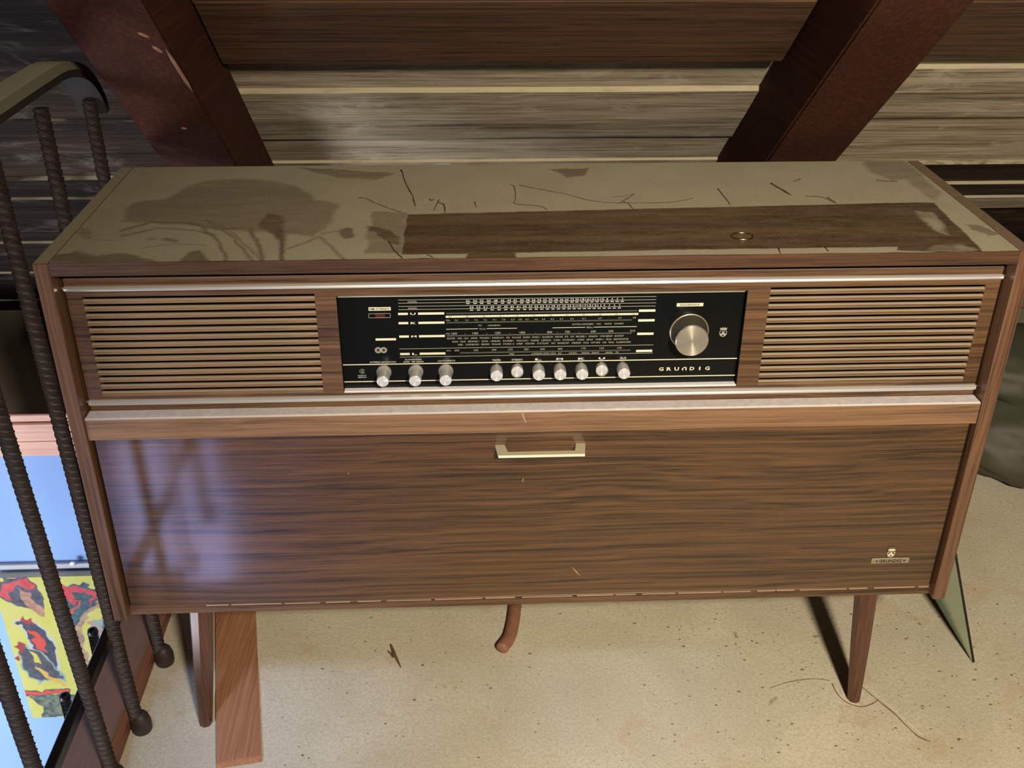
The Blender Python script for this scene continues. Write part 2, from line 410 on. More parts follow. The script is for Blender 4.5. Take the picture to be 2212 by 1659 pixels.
# roof underside : n.P = c, s runs down the slope
NV = Vector((0, .638, .77)); SV = Vector((0, .77, -.638)); C0 = 1.18982
def rp(x, s, o):  # o = how far towards the room
    return Vector((x, 0, 0)) + NV * (C0 - o) + SV * (s + 0.638 * 0.918 * -1.0)
ceiling = struct(finish('ceiling', (lambda bm: (prism(bm, [tuple(rp(0, -3.2, -0.03).yz), tuple(rp(0, 2.14, -0.03).yz), tuple(rp(0, 2.14, -0.05).yz), tuple(rp(0, -3.2, -0.05).yz)], 0, -3.4, 3.2), bm)[1])(bmesh.new()), board_dark))
def plank(x0, x1, s0, s1, o, mat, thick=0.028):
    bm = bmesh.new(); wob = lambda: random.uniform(-0.0012, 0.0012)
    nseg = 10; top = []
    rows = []
    for i in range(nseg + 1):
        x = x0 + (x1 - x0) * i / nseg; a = s0 + wob(); b_ = s1 - 0.002 + wob()
        rows.append([bm.verts.new(rp(x, a, o)), bm.verts.new(rp(x, b_, o)), bm.verts.new(rp(x, b_, o - thick)), bm.verts.new(rp(x, a, o - thick))])
    fs = []
    for A, B in zip(rows, rows[1:]):
        for k in range(4): fs.append(bm.faces.new([A[k], B[k], B[(k + 1) % 4], A[(k + 1) % 4]]))
    fs.append(bm.faces.new(rows[0])); fs.append(bm.faces.new(rows[-1][::-1]))
    bmesh.ops.recalc_face_normals(bm, faces=fs)
    return finish('plank', bm, mat, ceiling)
board_shaded = board_mat('shaded_board', (lin((16, 12, 10)), lin((32, 26, 22)), lin((54, 45, 38))), 0.15)  # darker board copy, the left bay's shade is put into its colour
G, K, O = board_grey, board_dark, board_orange
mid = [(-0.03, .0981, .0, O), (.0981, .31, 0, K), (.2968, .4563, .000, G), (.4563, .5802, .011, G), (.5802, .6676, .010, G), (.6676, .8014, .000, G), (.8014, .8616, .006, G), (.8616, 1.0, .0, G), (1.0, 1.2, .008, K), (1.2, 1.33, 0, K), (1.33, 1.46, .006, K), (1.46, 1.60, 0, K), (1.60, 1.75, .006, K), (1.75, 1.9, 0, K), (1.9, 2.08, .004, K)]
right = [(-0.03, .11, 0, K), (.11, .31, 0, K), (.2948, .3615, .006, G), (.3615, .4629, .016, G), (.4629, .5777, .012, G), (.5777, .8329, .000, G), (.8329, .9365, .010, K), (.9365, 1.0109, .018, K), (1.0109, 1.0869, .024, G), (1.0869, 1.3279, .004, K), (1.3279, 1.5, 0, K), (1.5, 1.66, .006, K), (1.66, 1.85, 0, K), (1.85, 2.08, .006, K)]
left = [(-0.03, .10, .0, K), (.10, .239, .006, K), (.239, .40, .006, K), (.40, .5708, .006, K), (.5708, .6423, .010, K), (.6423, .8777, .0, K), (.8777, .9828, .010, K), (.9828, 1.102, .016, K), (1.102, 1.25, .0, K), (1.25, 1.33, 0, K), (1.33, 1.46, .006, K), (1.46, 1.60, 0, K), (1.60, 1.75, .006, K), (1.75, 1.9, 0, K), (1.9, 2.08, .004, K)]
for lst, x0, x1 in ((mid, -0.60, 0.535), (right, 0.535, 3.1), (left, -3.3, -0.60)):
    for s0, s1, o, m_ in lst: plank(x0, x1, s0, s1, o, board_shaded if lst is left and not .39 < s0 < .66 else m_)
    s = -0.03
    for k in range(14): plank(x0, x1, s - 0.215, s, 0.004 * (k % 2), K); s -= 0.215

def slope_beam(name, x0, x1, s0, s1, o0, o1, mat, label, cat, bev=0.004):
    bm = bmesh.new(); P = []
    for x in (x0, x1):
        for s in (s0, s1):
            for o in (o0, o1): P.append(bm.verts.new(rp(x, s, o)))
    fs = [bm.faces.new([P[i] for i in f]) for f in [(0, 1, 3, 2), (4, 6, 7, 5), (0, 4, 5, 1), (2, 3, 7, 6), (0, 2, 6, 4), (1, 5, 7, 3)]]
    bmesh.ops.recalc_face_normals(bm, faces=fs)
    bmesh.ops.bevel(bm, geom=list(bm.edges), offset=bev, segments=2, affect='EDGES')
    o = finish(name, bm, mat); tag(o, label, cat); return o
r1 = slope_beam('rafter', -0.657, -0.527, -3.2, 1.75, 0.006, 0.16, rafter_m, 'reddish brown sloping rafter behind the left end of the radio cabinet', 'rafter')
r2 = slope_beam('rafter', 0.459, 0.595, -3.2, 1.75, 0.006, 0.16, rafter_m, 'reddish brown sloping rafter behind the right part of the radio cabinet', 'rafter')
pu = slope_beam('purlin', -0.524, 0.456, .0981, .2968, 0.001, 0.035, purlin_m, 'dark brown horizontal timber between the two rafters at the top', 'beam', 0.003)
pu2 = slope_beam('purlin', 0.598, 3.1, .1097, .2948, 0.001, 0.030, purlin_m, 'dark brown horizontal timber to the right of the right rafter', 'beam', 0.003)
# splintered chips on the left rafter
for (x, s, l, w_, ang) in ((-0.5539, -.0275, .010, .004, 0.9), (-0.5464, .0129, .012, .004, 1.2), (-0.5325, .080, .070, .0035, 1.54), (-0.5795, .2786, .006, .004, .3)):
    bm = bmesh.new(); P = []
    ca, sa = math.cos(ang), math.sin(ang)
    for q in range(6):
        t = q * math.pi / 3; u, v_ = l * math.cos(t), w_ * math.sin(t)
        P.append(bm.verts.new(rp(x + u * ca - v_ * sa, s + u * sa + v_ * ca, 0.1602)))
    c_ = bm.verts.new(rp(x, s, 0.1625))
    for q in range(6): bm.faces.new([P[q], P[(q + 1) % 6], c_])
    bmesh.ops.recalc_face_normals(bm, faces=bm.faces)
    ch = finish('splinter_mark', bm, chip_m, r1); ch['label'] = 'pale scraped splinter mark'

# storey below, seen through the stair opening
wb = struct(bx('wall_back', white_wall, None, -4.0, 1.2, 1.2, 1.3, -2.6, -0.136))
for z0, z1, y in ((-0.136, -0.086, 1.172), (-0.083, -0.026, 1.166), (-0.024, 0.0, 1.172)):
    bx('cladding_board', pink_wood, wb, -2.4, -0.812, y, 1.2, z0, z1, 0.003)
struct(bx('trim_2', plain('picture_rail', lin((178, 182, 190)), 0.5), None, -4.0, 1.0, 1.186, 1.2, -0.545, -0.526, 0.002))
struct(bx('floor_lower', plain('lower_floor', lin((206, 208, 214)), 0.6), None, -4.0, 2.0, -4.0, 1.3, -2.7, -2.6))
bm = bmesh.new(); lathe(bm, -1.295, -0.521, [(0, 1.172), (0.008, 1.174), (0.009, 1.18), (0.004, 1.186)], 12)
tag(finish('wall_hook', bm, chrome), 'small grey knob on the rail above the painting downstairs', 'hook')

# painting
PT = {"corner":[[-1.512,-0.5344],[-1.2346,-0.5288],[-1.5323,-1.1304],[-1.4011,-1.1189],[-1.5494,-0.6996]],"redL":[[-1.5251,-0.6067],[-1.5017,-0.574],[-1.4695,-0.5585],[-1.435,-0.5617],[-1.4175,-0.5851],[-1.4178,-0.6018],[-1.4393,-0.5969],[-1.4581,-0.5796],[-1.484,-0.5955],[-1.495,-0.6161],[-1.49,-0.6374],[-1.5084,-0.6326],[-1.5216,-0.6195]],"redR":[[-1.3615,-0.5869],[-1.3439,-0.5875],[-1.3191,-0.5925],[-1.2858,-0.5873],[-1.2532,-0.603],[-1.2384,-0.6289],[-1.248,-0.6455],[-1.2706,-0.6619],[-1.2715,-0.649],[-1.2546,-0.6283],[-1.27,-0.6067],[-1.3038,-0.614],[-1.3119,-0.6391],[-1.3014,-0.6523],[-1.3184,-0.656],[-1.3337,-0.6342],[-1.3392,-0.6128],[-1.3594,-0.6164]],"navyL":[[-1.5246,-0.59],[-1.494,-0.5536],[-1.4514,-0.5487],[-1.4172,-0.5685],[-1.4026,-0.6065],[-1.4002,-0.6575],[-1.4113,-0.6957],[-1.4467,-0.6773],[-1.4753,-0.6592],[-1.508,-0.6453],[-1.5289,-0.6234]],"navyR":[[-1.3481,-0.6083],[-1.317,-0.5821],[-1.2778,-0.5792],[-1.2371,-0.6036],[-1.2343,-0.6417],[-1.2494,-0.6712],[-1.2957,-0.7084],[-1.3319,-0.7596],[-1.3321,-0.795],[-1.3533,-0.7677],[-1.3545,-0.7064],[-1.3556,-0.6462]],"tanL":[[-1.4681,-0.596],[-1.4397,-0.6137],[-1.4063,-0.6873],[-1.4131,-0.7043],[-1.4364,-0.6906],[-1.4588,-0.6427]],"tanR":[[-1.2366,-0.6545],[-1.2316,-0.6632],[-1.2778,-0.7004],[-1.3006,-0.7344],[-1.3138,-0.7691],[-1.3131,-0.8361],[-1.309,-0.9045],[-1.3209,-0.9318],[-1.3358,-0.8851],[-1.3388,-0.8127],[-1.3228,-0.7467],[-1.2957,-0.7084],[-1.2665,-0.6749]],"teal":[[-1.2925,-0.6568],[-1.2827,-0.6743],[-1.3088,-0.708],[-1.3302,-0.7509],[-1.3449,-0.7416],[-1.3235,-0.6988]],"red3":[[-1.3414,-0.7068],[-1.3055,-0.6564],[-1.2901,-0.6441],[-1.3251,-0.7074],[-1.3424,-0.7285]],"bird1":[[-1.5,-0.7274],[-1.4753,-0.7195],[-1.4496,-0.7379],[-1.4247,-0.7607],[-1.4107,-0.8055],[-1.4073,-0.8551],[-1.41,-0.919],[-1.4332,-0.8997],[-1.4506,-0.8535],[-1.4682,-0.8258],[-1.4837,-0.7895],[-1.4715,-0.7634],[-1.4842,-0.7454]],"crest1":[[-1.479,-0.7064],[-1.4451,-0.7162],[-1.4571,-0.742],[-1.479,-0.7368]],"belly":[[-1.472,-0.7502],[-1.4471,-0.7731],[-1.4338,-0.8047],[-1.4321,-0.8452],[-1.4535,-0.8353],[-1.4677,-0.8079],[-1.4565,-0.7861]],"crest2":[[-1.5319,-0.8279],[-1.5054,-0.7976],[-1.487,-0.8206],[-1.5017,-0.8426],[-1.515,-0.8421]],"bird2":[[-1.515,-0.8421],[-1.488,-0.8251],[-1.4506,-0.8535],[-1.4216,-0.9094],[-1.3998,-0.9706],[-1.4376,-0.9551],[-1.4752,-0.9723],[-1.504,-0.9478],[-1.5153,-0.9058]],"yel":[[-1.4885,-0.8431],[-1.4714,-0.8573],[-1.4599,-0.8987],[-1.479,-0.8934]],"yel2":[[-1.4786,-0.9072],[-1.4415,-0.941],[-1.3976,-0.9942],[-1.4121,-0.9983],[-1.4554,-0.959]],"redline":[[-1.5338,-1.0076],[-1.4839,-1.0144],[-1.4339,-1.0045],[-1.3949,-1.0156],[-1.4011,-1.0296],[-1.444,-1.0207],[-1.4781,-1.036],[-1.5334,-1.0218]],"dark":[[-1.5252,-1.0317],[-1.4323,-1.0307],[-1.3786,-1.0377],[-1.3817,-1.0905],[-1.4514,-1.1265],[-1.5066,-1.1242],[-1.4918,-1.0859],[-1.5156,-1.0512]],"greens":[[-1.3621,-0.646],[-1.3469,-0.6678],[-1.3398,-0.6982],[-1.3545,-0.7064],[-1.3631,-0.6673]],"pinkR":[[-1.2875,-0.7348],[-1.2597,-0.7271],[-1.227,-0.7108],[-1.2332,-0.7455],[-1.2641,-0.8064],[-1.2757,-0.815],[-1.2742,-0.7705]],"crest3":[[-1.5381,-0.8638],[-1.5222,-0.8599],[-1.5218,-0.8735],[-1.5328,-0.8777]]}
X0, X1, Z0, Z1 = -1.535, -1.12, -1.128, -0.553
nx, nz = 190, 250
gx = np.linspace(X0, X1, nx); gz = np.linspace(Z0, Z1, nz); XX, ZZ = np.meshgrid(gx, gz, indexing='ij')
def sdist(px, py, pts):  # signed distance to polygon, negative inside
    d = np.full(px.shape, 1e9); s = np.ones(px.shape); n = len(pts); ins = np.zeros(px.shape, bool)
    for i in range(n):
        ax, ay = pts[i]; bx_, by = pts[(i + 1) % n]; ex, ey = bx_ - ax, by - ay
        t = np.clip(((px - ax) * ex + (py - ay) * ey) / (ex * ex + ey * ey + 1e-12), 0, 1)
        d = np.minimum(d, np.hypot(px - ax - t * ex, py - ay - t * ey))
        cond = (ay > py) != (by > py)
        xi = ax + (py - ay) * (bx_ - ax) / np.where(abs(by - ay) < 1e-12, 1e-12, by - ay)
        ins ^= cond & (px < xi)
    return np.where(ins, -d, d)
def ldist(px, py, pts):
    d = np.full(px.shape, 1e9)
    for (ax, ay), (bx_, by) in zip(pts, pts[1:]):
        ex, ey = bx_ - ax, by - ay; t = np.clip(((px - ax) * ex + (py - ay) * ey) / (ex * ex + ey * ey + 1e-12), 0, 1)
        d = np.minimum(d, np.hypot(px - ax - t * ex, py - ay - t * ey))
    return d
def vnoise(x, y, sc_, seed):
    rg = np.random.RandomState(seed); T = rg.rand(64, 64); x = x * sc_; y = y * sc_
    xi = np.floor(x).astype(int); yi = np.floor(y).astype(int); fx = x - xi; fy = y - yi; fx = fx * fx * (3 - 2 * fx); fy = fy * fy * (3 - 2 * fy)
    g = lambda a, b_: T[a % 64, b_ % 64]
    return (g(xi, yi) * (1 - fx) + g(xi + 1, yi) * fx) * (1 - fy) + (g(xi, yi + 1) * (1 - fx) + g(xi + 1, yi + 1) * fx) * fy
img = np.zeros(XX.shape + (3,)); A3 = lambda c: np.array(lin(c)[:3])
nn = vnoise(XX, ZZ, 22, 1)[..., None]; img[:] = A3((216, 218, 92)) * (1 - nn * .35) + A3((236, 232, 170)) * nn * .35
wx = (vnoise(XX, ZZ, 60, 2) - .5) * .016; wz = (vnoise(XX, ZZ, 60, 3) - .5) * .016
def lay(key, c, c2=None, soft=.002, grow=0.0):
    d = sdist(XX + wx, ZZ + wz, PT[key]) - grow; a = np.clip(.5 - d / soft, 0, 1)[..., None]
    cc = A3(c) if c2 is None else A3(c) * (1 - vnoise(XX, ZZ, 90, 7)[..., None]) + A3(c2) * vnoise(XX, ZZ, 90, 7)[..., None]
    img[:] = img * (1 - a) + cc * a
NV_, WH = (40, 52, 74), (206, 214, 216)
lay('greens', (220, 220, 120)); lay('navyL', NV_, (96, 100, 120)); lay('redL', (216, 44, 66), (230, 90, 96)); lay('tanL', (172, 124, 104), (206, 160, 130))
lay('navyR', NV_, (60, 110, 120)); lay('redR', (216, 44, 66), (226, 80, 92)); lay('teal', (52, 120, 120), (40, 62, 100)); lay('red3', (206, 92, 84)); lay('tanR', (212, 176, 140), (150, 120, 110), grow=.002)
lay('pinkR', (224, 130, 136), (120, 200, 180)); lay('bird1', WH, grow=.006); lay('bird1', NV_, (80, 84, 100)); lay('crest1', (176, 48, 60)); lay('belly', (232, 76, 62))
lay('bird2', (150, 190, 186), grow=.006); lay('bird2', (50, 72, 84), (96, 92, 104)); lay('crest2', (168, 50, 62)); lay('crest3', (168, 50, 62)); lay('yel', (222, 214, 92)); lay('yel2', (226, 208, 92), (230, 170, 90))
lay('redline', NV_, grow=.004); lay('redline', (232, 84, 72)); lay('dark', (56, 74, 92), (140, 156, 120))
# brush strokes to the right, beyond the bars, in the same manner
for i_, (cc, off) in enumerate((((52, 110, 112), 0.0), ((222, 96, 92), .02), ((214, 190, 150), .04), ((60, 70, 96), .06))):
    d = ldist(XX + wx, ZZ + wz, [(-1.20 + off, -.62), (-1.24 + off, -.76), (-1.20 + off, -.9), (-1.23 + off, -1.05)]); a = np.clip(.5 - (d - .006) / .003, 0, 1)[..., None]; img[:] = img * (1 - a) + A3(cc) * a
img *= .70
bm = bmesh.new()
pt = thing('painting', 'yellow painting of red-crested birds hanging on the white wall downstairs', 'painting', ((X0 + X1) / 2, 1.18, Z0))
me = bpy.data.meshes.new('canvas')
V = np.stack([XX, np.full(XX.shape, 1.16), ZZ], -1).reshape(-1, 3) - np.array(pt['_org'])
I = np.arange(nx * nz).reshape(nx, nz); F = np.stack([I[:-1, :-1], I[1:, :-1], I[1:, 1:], I[:-1, 1:]], -1).reshape(-1, 4)
me.from_pydata(V.tolist(), [], F.tolist()); at_ = me.color_attributes.new('paint', 'FLOAT_COLOR', 'POINT')
at_.data.foreach_set('color', np.concatenate([img.reshape(-1, 3), np.ones((nx * nz, 1))], 1).astype(np.float32).ravel())
me.materials.append(canvas_m); cv = bpy.data.objects.new('canvas', me); COL.objects.link(cv); cv.parent = pt
bx('stretcher_frame', canvas_side, pt, X0, X1, 1.1615, 1.186, Z0, Z1)

# ---------------------------------------------------------------- stair railing
def twisted(bm, p0, p1, r=0.0122, tw=2 * math.pi / 0.048, step=0.0030):
    p0, p1 = Vector(p0), Vector(p1); n = max(4, int((p1 - p0).length / step))
    tube(bm, [p0.lerp(p1, i / n) for i in range(n + 1)], r, 8, twist=tw)
rail = thing('stair_railing', 'dark wrought iron railing of twisted bars along the left side', 'railing', (-0.71, 0.0, 0.0))
bars = [((-.705, .47, .0), (-.735, .50, 1.00)), ((-.705, .30, .0), (-.735, .36, 1.04))]
bars = []
for y0, y1, zt in ((.400, .447, 1.03), (.200, .237, 1.07), (.030, .036, 1.10), (-.092, -.135, 1.10), (-.298, -.312, 1.10), (-.47, -.49, 1.10), (-.64, -.66, 1.10), (-.81, -.83, 1.10)):
    bm = bmesh.new(); xb, xt = -.714, -.737
    if y0 < 0: xb, xt = -.722, -.741
    twisted(bm, (xb, y0, 0.03), (xt, y1, zt)); bar = finish('bar', bm, iron, rail)
    bm = bmesh.new(); fx = xb + .006 if y0 > 0 else xb + .004
    tube(bm, [(fx, y0, 0.0), (fx, y0, .004), (fx, y0, .022), (fx, y0, .034), (fx, y0, .042)], [.0165, .018, .018, .015, .009], 16)
    finish('foot', bm, iron, bar, smooth=True)
bm = bmesh.new(); box(bm, -.750, -.734, -1.1, .44, .188, .212, .002); finish('bottom_rail', bm, iron_black, rail)
bm = bmesh.new()
path = catmull([(-.737, -1.1, 1.112), (-.737, -.5, 1.112), (-.737, 0, 1.112), (-.737, .22, 1.112), (-.737, .32, 1.108), (-.737, .40, 1.085), (-.737, .45, 1.045), (-.737, .465, 1.01)], 6)
sec = [(-.024, -.012), (.024, -.012), (.026, 0), (.020, .012), (-.020, .012), (-.026, 0)]
rings = []
for i, p in enumerate(path):
    d = (path[min(i + 1, len(path) - 1)] - path[max(i - 1, 0)]).normalized(); u = Vector((1, 0, 0)); w_ = u.cross(d).normalized()
    rings.append([bm.verts.new(p + u * a + w_ * b_) for a, b_ in sec])
fs = []
for A, B in zip(rings, rings[1:]):
    for k in range(6): fs.append(bm.faces.new([A[k], A[(k + 1) % 6], B[(k + 1) % 6], B[k]]))
fs += [bm.faces.new(rings[0]), bm.faces.new(rings[-1][::-1])]; bmesh.ops.recalc_face_normals(bm, faces=fs)
finish('handrail', bm, handrail_m, rail)
# posts of the flight going down
fl = thing('stair_flight_railing', 'short twisted iron posts below the floor opening, in front of the painting', 'railing', (-1.02, .6, -1.3))
for (x, y, zt) in ((-1.018, .60, -.262), (-1.047, .45, -.322)):
    bm = bmesh.new(); twisted(bm, (x - .03, y, zt - 1.2), (x, y, zt - .012), .0125); p = finish('post', bm, iron_black, fl)
    bm = bmesh.new(); tube(bm, [(x, y, zt - .02), (x, y, zt - .014), (x, y, zt - .004), (x, y, zt)], [.010, .0135, .011, .004], 12); finish('cap', bm, iron_black, p, True)
bm = bmesh.new(); box(bm, -1.075, -1.045, -.3, 1.0, -1.54, -1.50); finish('stringer', bm, iron_black, fl)

# ---------------------------------------------------------------- the radio cabinet
T = 0.0217; H = 0.7; TOP = .918; BOT = .2820; DEP = .434
rc = thing('radio_console', 'long walnut radio console with dial panel, speaker grilles and dusty top', 'radio', (0, .217, 0))
for sgn in (-1, 1):
    x0, x1 = (-H, -H + T) if sgn < 0 else (H - T, H)
    bm = bmesh.new(); box(bm, x0, x1, 0, DEP, BOT, TOP, .0012); finish('side_panel', bm, walnut_side if sgn < 0 else walnut_side_r, rc)
bx('back_panel', inner_dark, rc, -H + T, H - T, DEP - .008, DEP - .002, BOT, TOP - .02)
bx('bottom_panel', walnut, rc, -H + T, H - T, .016, DEP - .008, BOT, BOT + .014)
# top with its dust
X0, X1, Y0, Y1 = -H + T + .0004, H - T - .0004, .0004, DEP
nx, ny = 900, 290
gx = np.linspace(X0, X1, nx); gy = np.linspace(Y0, Y1, ny); XX, YY = np.meshgrid(gx, gy, indexing='ij')
DP = {"polys":[[[[-0.6217,0.1622],[-0.6303,0.2347],[-0.6222,0.2551],[-0.5856,0.2645],[-0.5715,0.2927],[-0.5602,0.337],[-0.5313,0.3593],[-0.4767,0.3655],[-0.4363,0.3564],[-0.3941,0.3321],[-0.3658,0.2975],[-0.3465,0.2537],[-0.3088,0.235],[-0.3073,0.165],[-0.3143,0.1275],[-0.3295,0.0919],[-0.3694,0.105],[-0.4067,0.1122],[-0.442,0.1194],[-0.4974,0.1395],[-0.5655,0.1542]],0.5,0.01],[[[-0.1972,0.1819],[0.6173,0.2125],[0.6364,0.2097],[0.6314,0.1211],[0.6237,-0.0059],[0.5023,0.0103],[0.5075,0.0244],[0.2153,0.0232],[-0.0407,0.0193],[-0.0373,-0.0048],[-0.1078,-0.0058],[-0.1076,0.018],[-0.1994,0.0176]],0.07,0.003],[[[-0.2522,0.1953],[-0.1981,0.19],[-0.1956,0.023],[-0.2499,0.0218]],0.5,0.006],[[[-0.6776,0.0058],[-0.6816,0.0299],[-0.6512,0.048],[-0.625,0.028],[-0.5896,0.0378],[-0.5623,0.026],[-0.5273,-0.0018]],0.35,0.008],[[[-0.504,0.0001],[-0.4999,0.0348],[-0.4859,0.0454],[-0.462,-0.0013]],0.3,0.006],[[[-0.4179,0.1685],[-0.411,0.1943],[-0.3867,0.1804],[-0.3772,0.1295],[-0.3682,0.0814],[-0.3808,0.0818],[-0.3991,0.118],[-0.4183,0.1309]],0.2,0.008],[[[-0.3967,0.4239],[-0.3302,0.4136],[-0.2282,0.3861],[-0.256,0.355],[-0.3204,0.3648]],0.45,0.006],[[[0.038,0.4001],[0.1104,0.407],[0.0951,0.3674],[0.0671,0.3578],[0.0478,0.3864]],0.3,0.006],[[[-0.256,0.1326],[-0.2366,0.1253],[-0.2217,0.1116],[-0.2018,0.0849],[-0.2094,0.0538],[-0.2237,0.0667],[-0.2377,0.1055],[-0.2526,0.1192]],0.15,0.005],[[[-0.2908,0.127],[-0.2764,0.1232],[-0.2686,0.0871],[-0.2819,0.0812],[-0.2936,0.1073]],0.3,0.005],[[[0.5975,0.4357],[0.6724,0.4335],[0.671,0.338],[0.61,0.3217],[0.5919,0.3681]],0.5,0.01],[[[0.6478,0.4243],[0.6806,0.4233],[0.6669,0.2507],[0.6401,0.2186],[0.6373,0.3031]],0.55,0.01],[[[0.6432,0.1117],[0.6645,0.1074],[0.6774,0.0683],[0.6594,0.062],[0.6416,0.0903]],0.4,0.005],[[[-0.6564,0.1263],[-0.6783,0.1422],[-0.6783,0.1149],[-0.6478,0.0904]],0.6,0.006]],"lines":[[[[-0.4983,0.1647],[-0.4462,0.0956],[-0.4192,0.0377],[-0.4025,-0.0007]],0.00333,0.2],[[[-0.4983,0.1334],[-0.4671,0.0846],[-0.4468,0.0331],[-0.439,0.0032]],0.00524,0.25],[[[-0.428,0.125],[-0.4023,0.0595],[-0.3893,0.0042]],0.00619,0.25],[[[-0.3908,0.1486],[-0.3707,0.0699],[-0.3621,0.0033]],0.00857,0.2],[[[-0.4895,0.1644],[-0.443,0.1014],[-0.4089,0.0373],[-0.3904,-0.0011]],0.00238,0.3],[[[-0.6136,0.1249],[-0.578,0.1608],[-0.5219,0.1528],[-0.4733,0.1265],[-0.4248,0.1311]],0.00857,0.3],[[[-0.607,0.1008],[-0.5609,0.1354],[-0.5043,0.1214],[-0.4728,0.1024]],0.00476,0.3],[[[-0.5654,0.0536],[-0.5241,0.0691],[-0.4812,0.0621]],0.00333,0.5],[[[-0.3592,0.0468],[-0.3189,0.0915],[-0.2919,0.0335],[-0.2765,0.0005]],0.00571,0.4],[[[-0.3181,0.1034],[-0.2765,0.1202]],0.00333,0.3],[[[-0.6619,0.1026],[-0.6436,0.0903],[-0.6063,0.0833]],0.00238,0.6],[[[-0.5659,0.0878],[-0.5575,0.0875]],0.00952,0.5],[[[-0.5428,0.087],[-0.5268,0.0807]],0.0119,0.45],[[[-0.1573,0.0521],[-0.1255,0.0635]],0.0031,0.5],[[[-0.1096,0.0567],[-0.096,0.0501]],0.00517,0.12]],"pale":[[[[0.5938,0.1766],[0.6155,0.1644],[0.616,0.1271],[0.6004,0.0708],[0.5886,0.085],[0.5856,0.1354]],0.8,0.008],[[[0.5643,0.0251],[0.6057,0.0303],[0.6215,0.0103],[0.5799,-0.0073],[0.547,0.0064]],0.6,0.008],[[[0.6163,0.0041],[0.6268,0.0006],[0.6249,-0.0063],[0.6119,-0.0059]],0.6,0.003]]}
wx = (vnoise(XX, YY, 45, 11) - .5) * .008 + (vnoise(XX, YY, 160, 12) - .5) * .004
wy = (vnoise(XX, YY, 45, 13) - .5) * .006 + (vnoise(XX, YY, 160, 14) - .5) * .003
dust = 0.88 + .12 * vnoise(XX, YY, 25, 15)
for pts, lv, soft in DP['polys']:
    k = 0.35 if soft < .004 else 1.0
    a = np.clip(.5 - sdist(XX + wx * k, YY + wy * k, pts) / soft, 0, 1); dust = dust * (1 - a) + np.minimum(dust, lv + .12 * (vnoise(XX * .25, YY, 120, 16) - .4)) * a
for pts, wd_, lv in DP['lines']:
    a = np.clip(.5 - (ldist(XX + wx * .5, YY + wy * .5, pts) - wd_ * .42) / .006, 0, 1); dust = dust * (1 - a) + np.minimum(dust, lv) * a
for pts, lv, soft in DP['pale']:
    a = np.clip(.5 - sdist(XX + wx, YY + wy, pts) / soft, 0, 1); dust = dust * (1 - a) + np.maximum(dust, lv * (.5 + .6 * vnoise(XX, YY, 60, 17))) * a
rag = .0022 + .0035 * vnoise(XX, YY, 30, 18) ** 3
dust = dust * np.clip((YY - rag * .6) / .0012, 0, 1)
dust += (vnoise(XX, YY, 330, 19) - .5) * .10 * (dust > .03)
dust = np.clip(dust, 0, 1)
me = bpy.data.meshes.new('top_panel'); og = np.array(rc['_org'])
V = np.stack([XX, YY, np.full(XX.shape, TOP)], -1).reshape(-1, 3)
I = np.arange(nx * ny).reshape(nx, ny); F = np.stack([I[:-1, :-1], I[1:, :-1], I[1:, 1:], I[:-1, 1:]], -1).reshape(-1, 4)
nV = len(V); zb = TOP - .0192
V = np.concatenate([V, np.array([(X0, Y0, zb), (X1, Y0, zb), (X1, Y1, zb), (X0, Y1, zb), (X0, Y0, TOP), (X1, Y0, TOP), (X1, Y1, TOP), (X0, Y1, TOP)])]) - og
q = nV
FF = F.tolist() + [[q + 4, q, q + 1, q + 5], [q + 5, q + 1, q + 2, q + 6], [q + 6, q + 2, q + 3, q + 7], [q + 7, q + 3, q, q + 4], [q, q + 3, q + 2, q + 1]]
me.from_pydata(V.tolist(), [], FF)
at_ = me.attributes.new('dust', 'FLOAT', 'POINT'); at_.data.foreach_set('value', np.concatenate([dust.ravel(), np.zeros(8)]).astype(np.float32))
me.materials.append(top_m); me.materials.append(walnut_edge)
mi = np.zeros(len(FF), np.int32); mi[-5:] = 1; me.polygons.foreach_set('material_index', mi)
tp = bpy.data.objects.new('top_panel', me); COL.objects.link(tp); tp.parent = rc

# front fascia: a frame with three openings (two grilles, dial)
YF = .027; YI = .037
ZT, ZB = .8835, .6560
GL = (-.6525, -.326); GR = (.334, .6533); GZ = (.6945, .8560)
DL = (-.2955, .3008); DZ = (.6928, .8525)
xs = [-H + T + .004, GL[0], GL[1], DL[0], DL[1], GR[0], GR[1], H - T - .004]
zs = [ZB, DZ[0], GZ[0], DZ[1], GZ[1], ZT]
bm = bmesh.new()
def inside(cx, cz):
    return (GL[0] < cx < GL[1] and GZ[0] < cz < GZ[1]) or (GR[0] < cx < GR[1] and GZ[0] < cz < GZ[1]) or (DL[0] < cx < DL[1] and DZ[0] < cz < DZ[1])
vd = {}
def gv(x, z, y):
    k = (round(x, 5), round(z, 5), round(y, 5))
    if k not in vd: vd[k] = bm.verts.new((x, y, z))
    return vd[k]
solid = {}
for i in range(len(xs) - 1):
    for j in range(len(zs) - 1): solid[i, j] = not inside((xs[i] + xs[i + 1]) / 2, (zs[j] + zs[j + 1]) / 2)
yb = YF + .012
for (i, j), s in solid.items():
    if not s: continue
    a, b_, c_, d_ = (xs[i], zs[j]), (xs[i + 1], zs[j]), (xs[i + 1], zs[j + 1]), (xs[i], zs[j + 1])
    bm.faces.new([gv(*p, YF) for p in (a, b_, c_, d_)]); bm.faces.new([gv(*p, yb) for p in (d_, c_, b_, a)])
    for (e0, e1), (di, dj) in (((a, b_), (0, -1)), ((b_, c_), (1, 0)), ((c_, d_), (0, 1)), ((d_, a), (-1, 0))):
        if not solid.get((i + di, j + dj), False): bm.faces.new([gv(*e0, YF), gv(*e0, yb), gv(*e1, yb), gv(*e1, YF)])
bmesh.ops.recalc_face_normals(bm, faces=bm.faces)
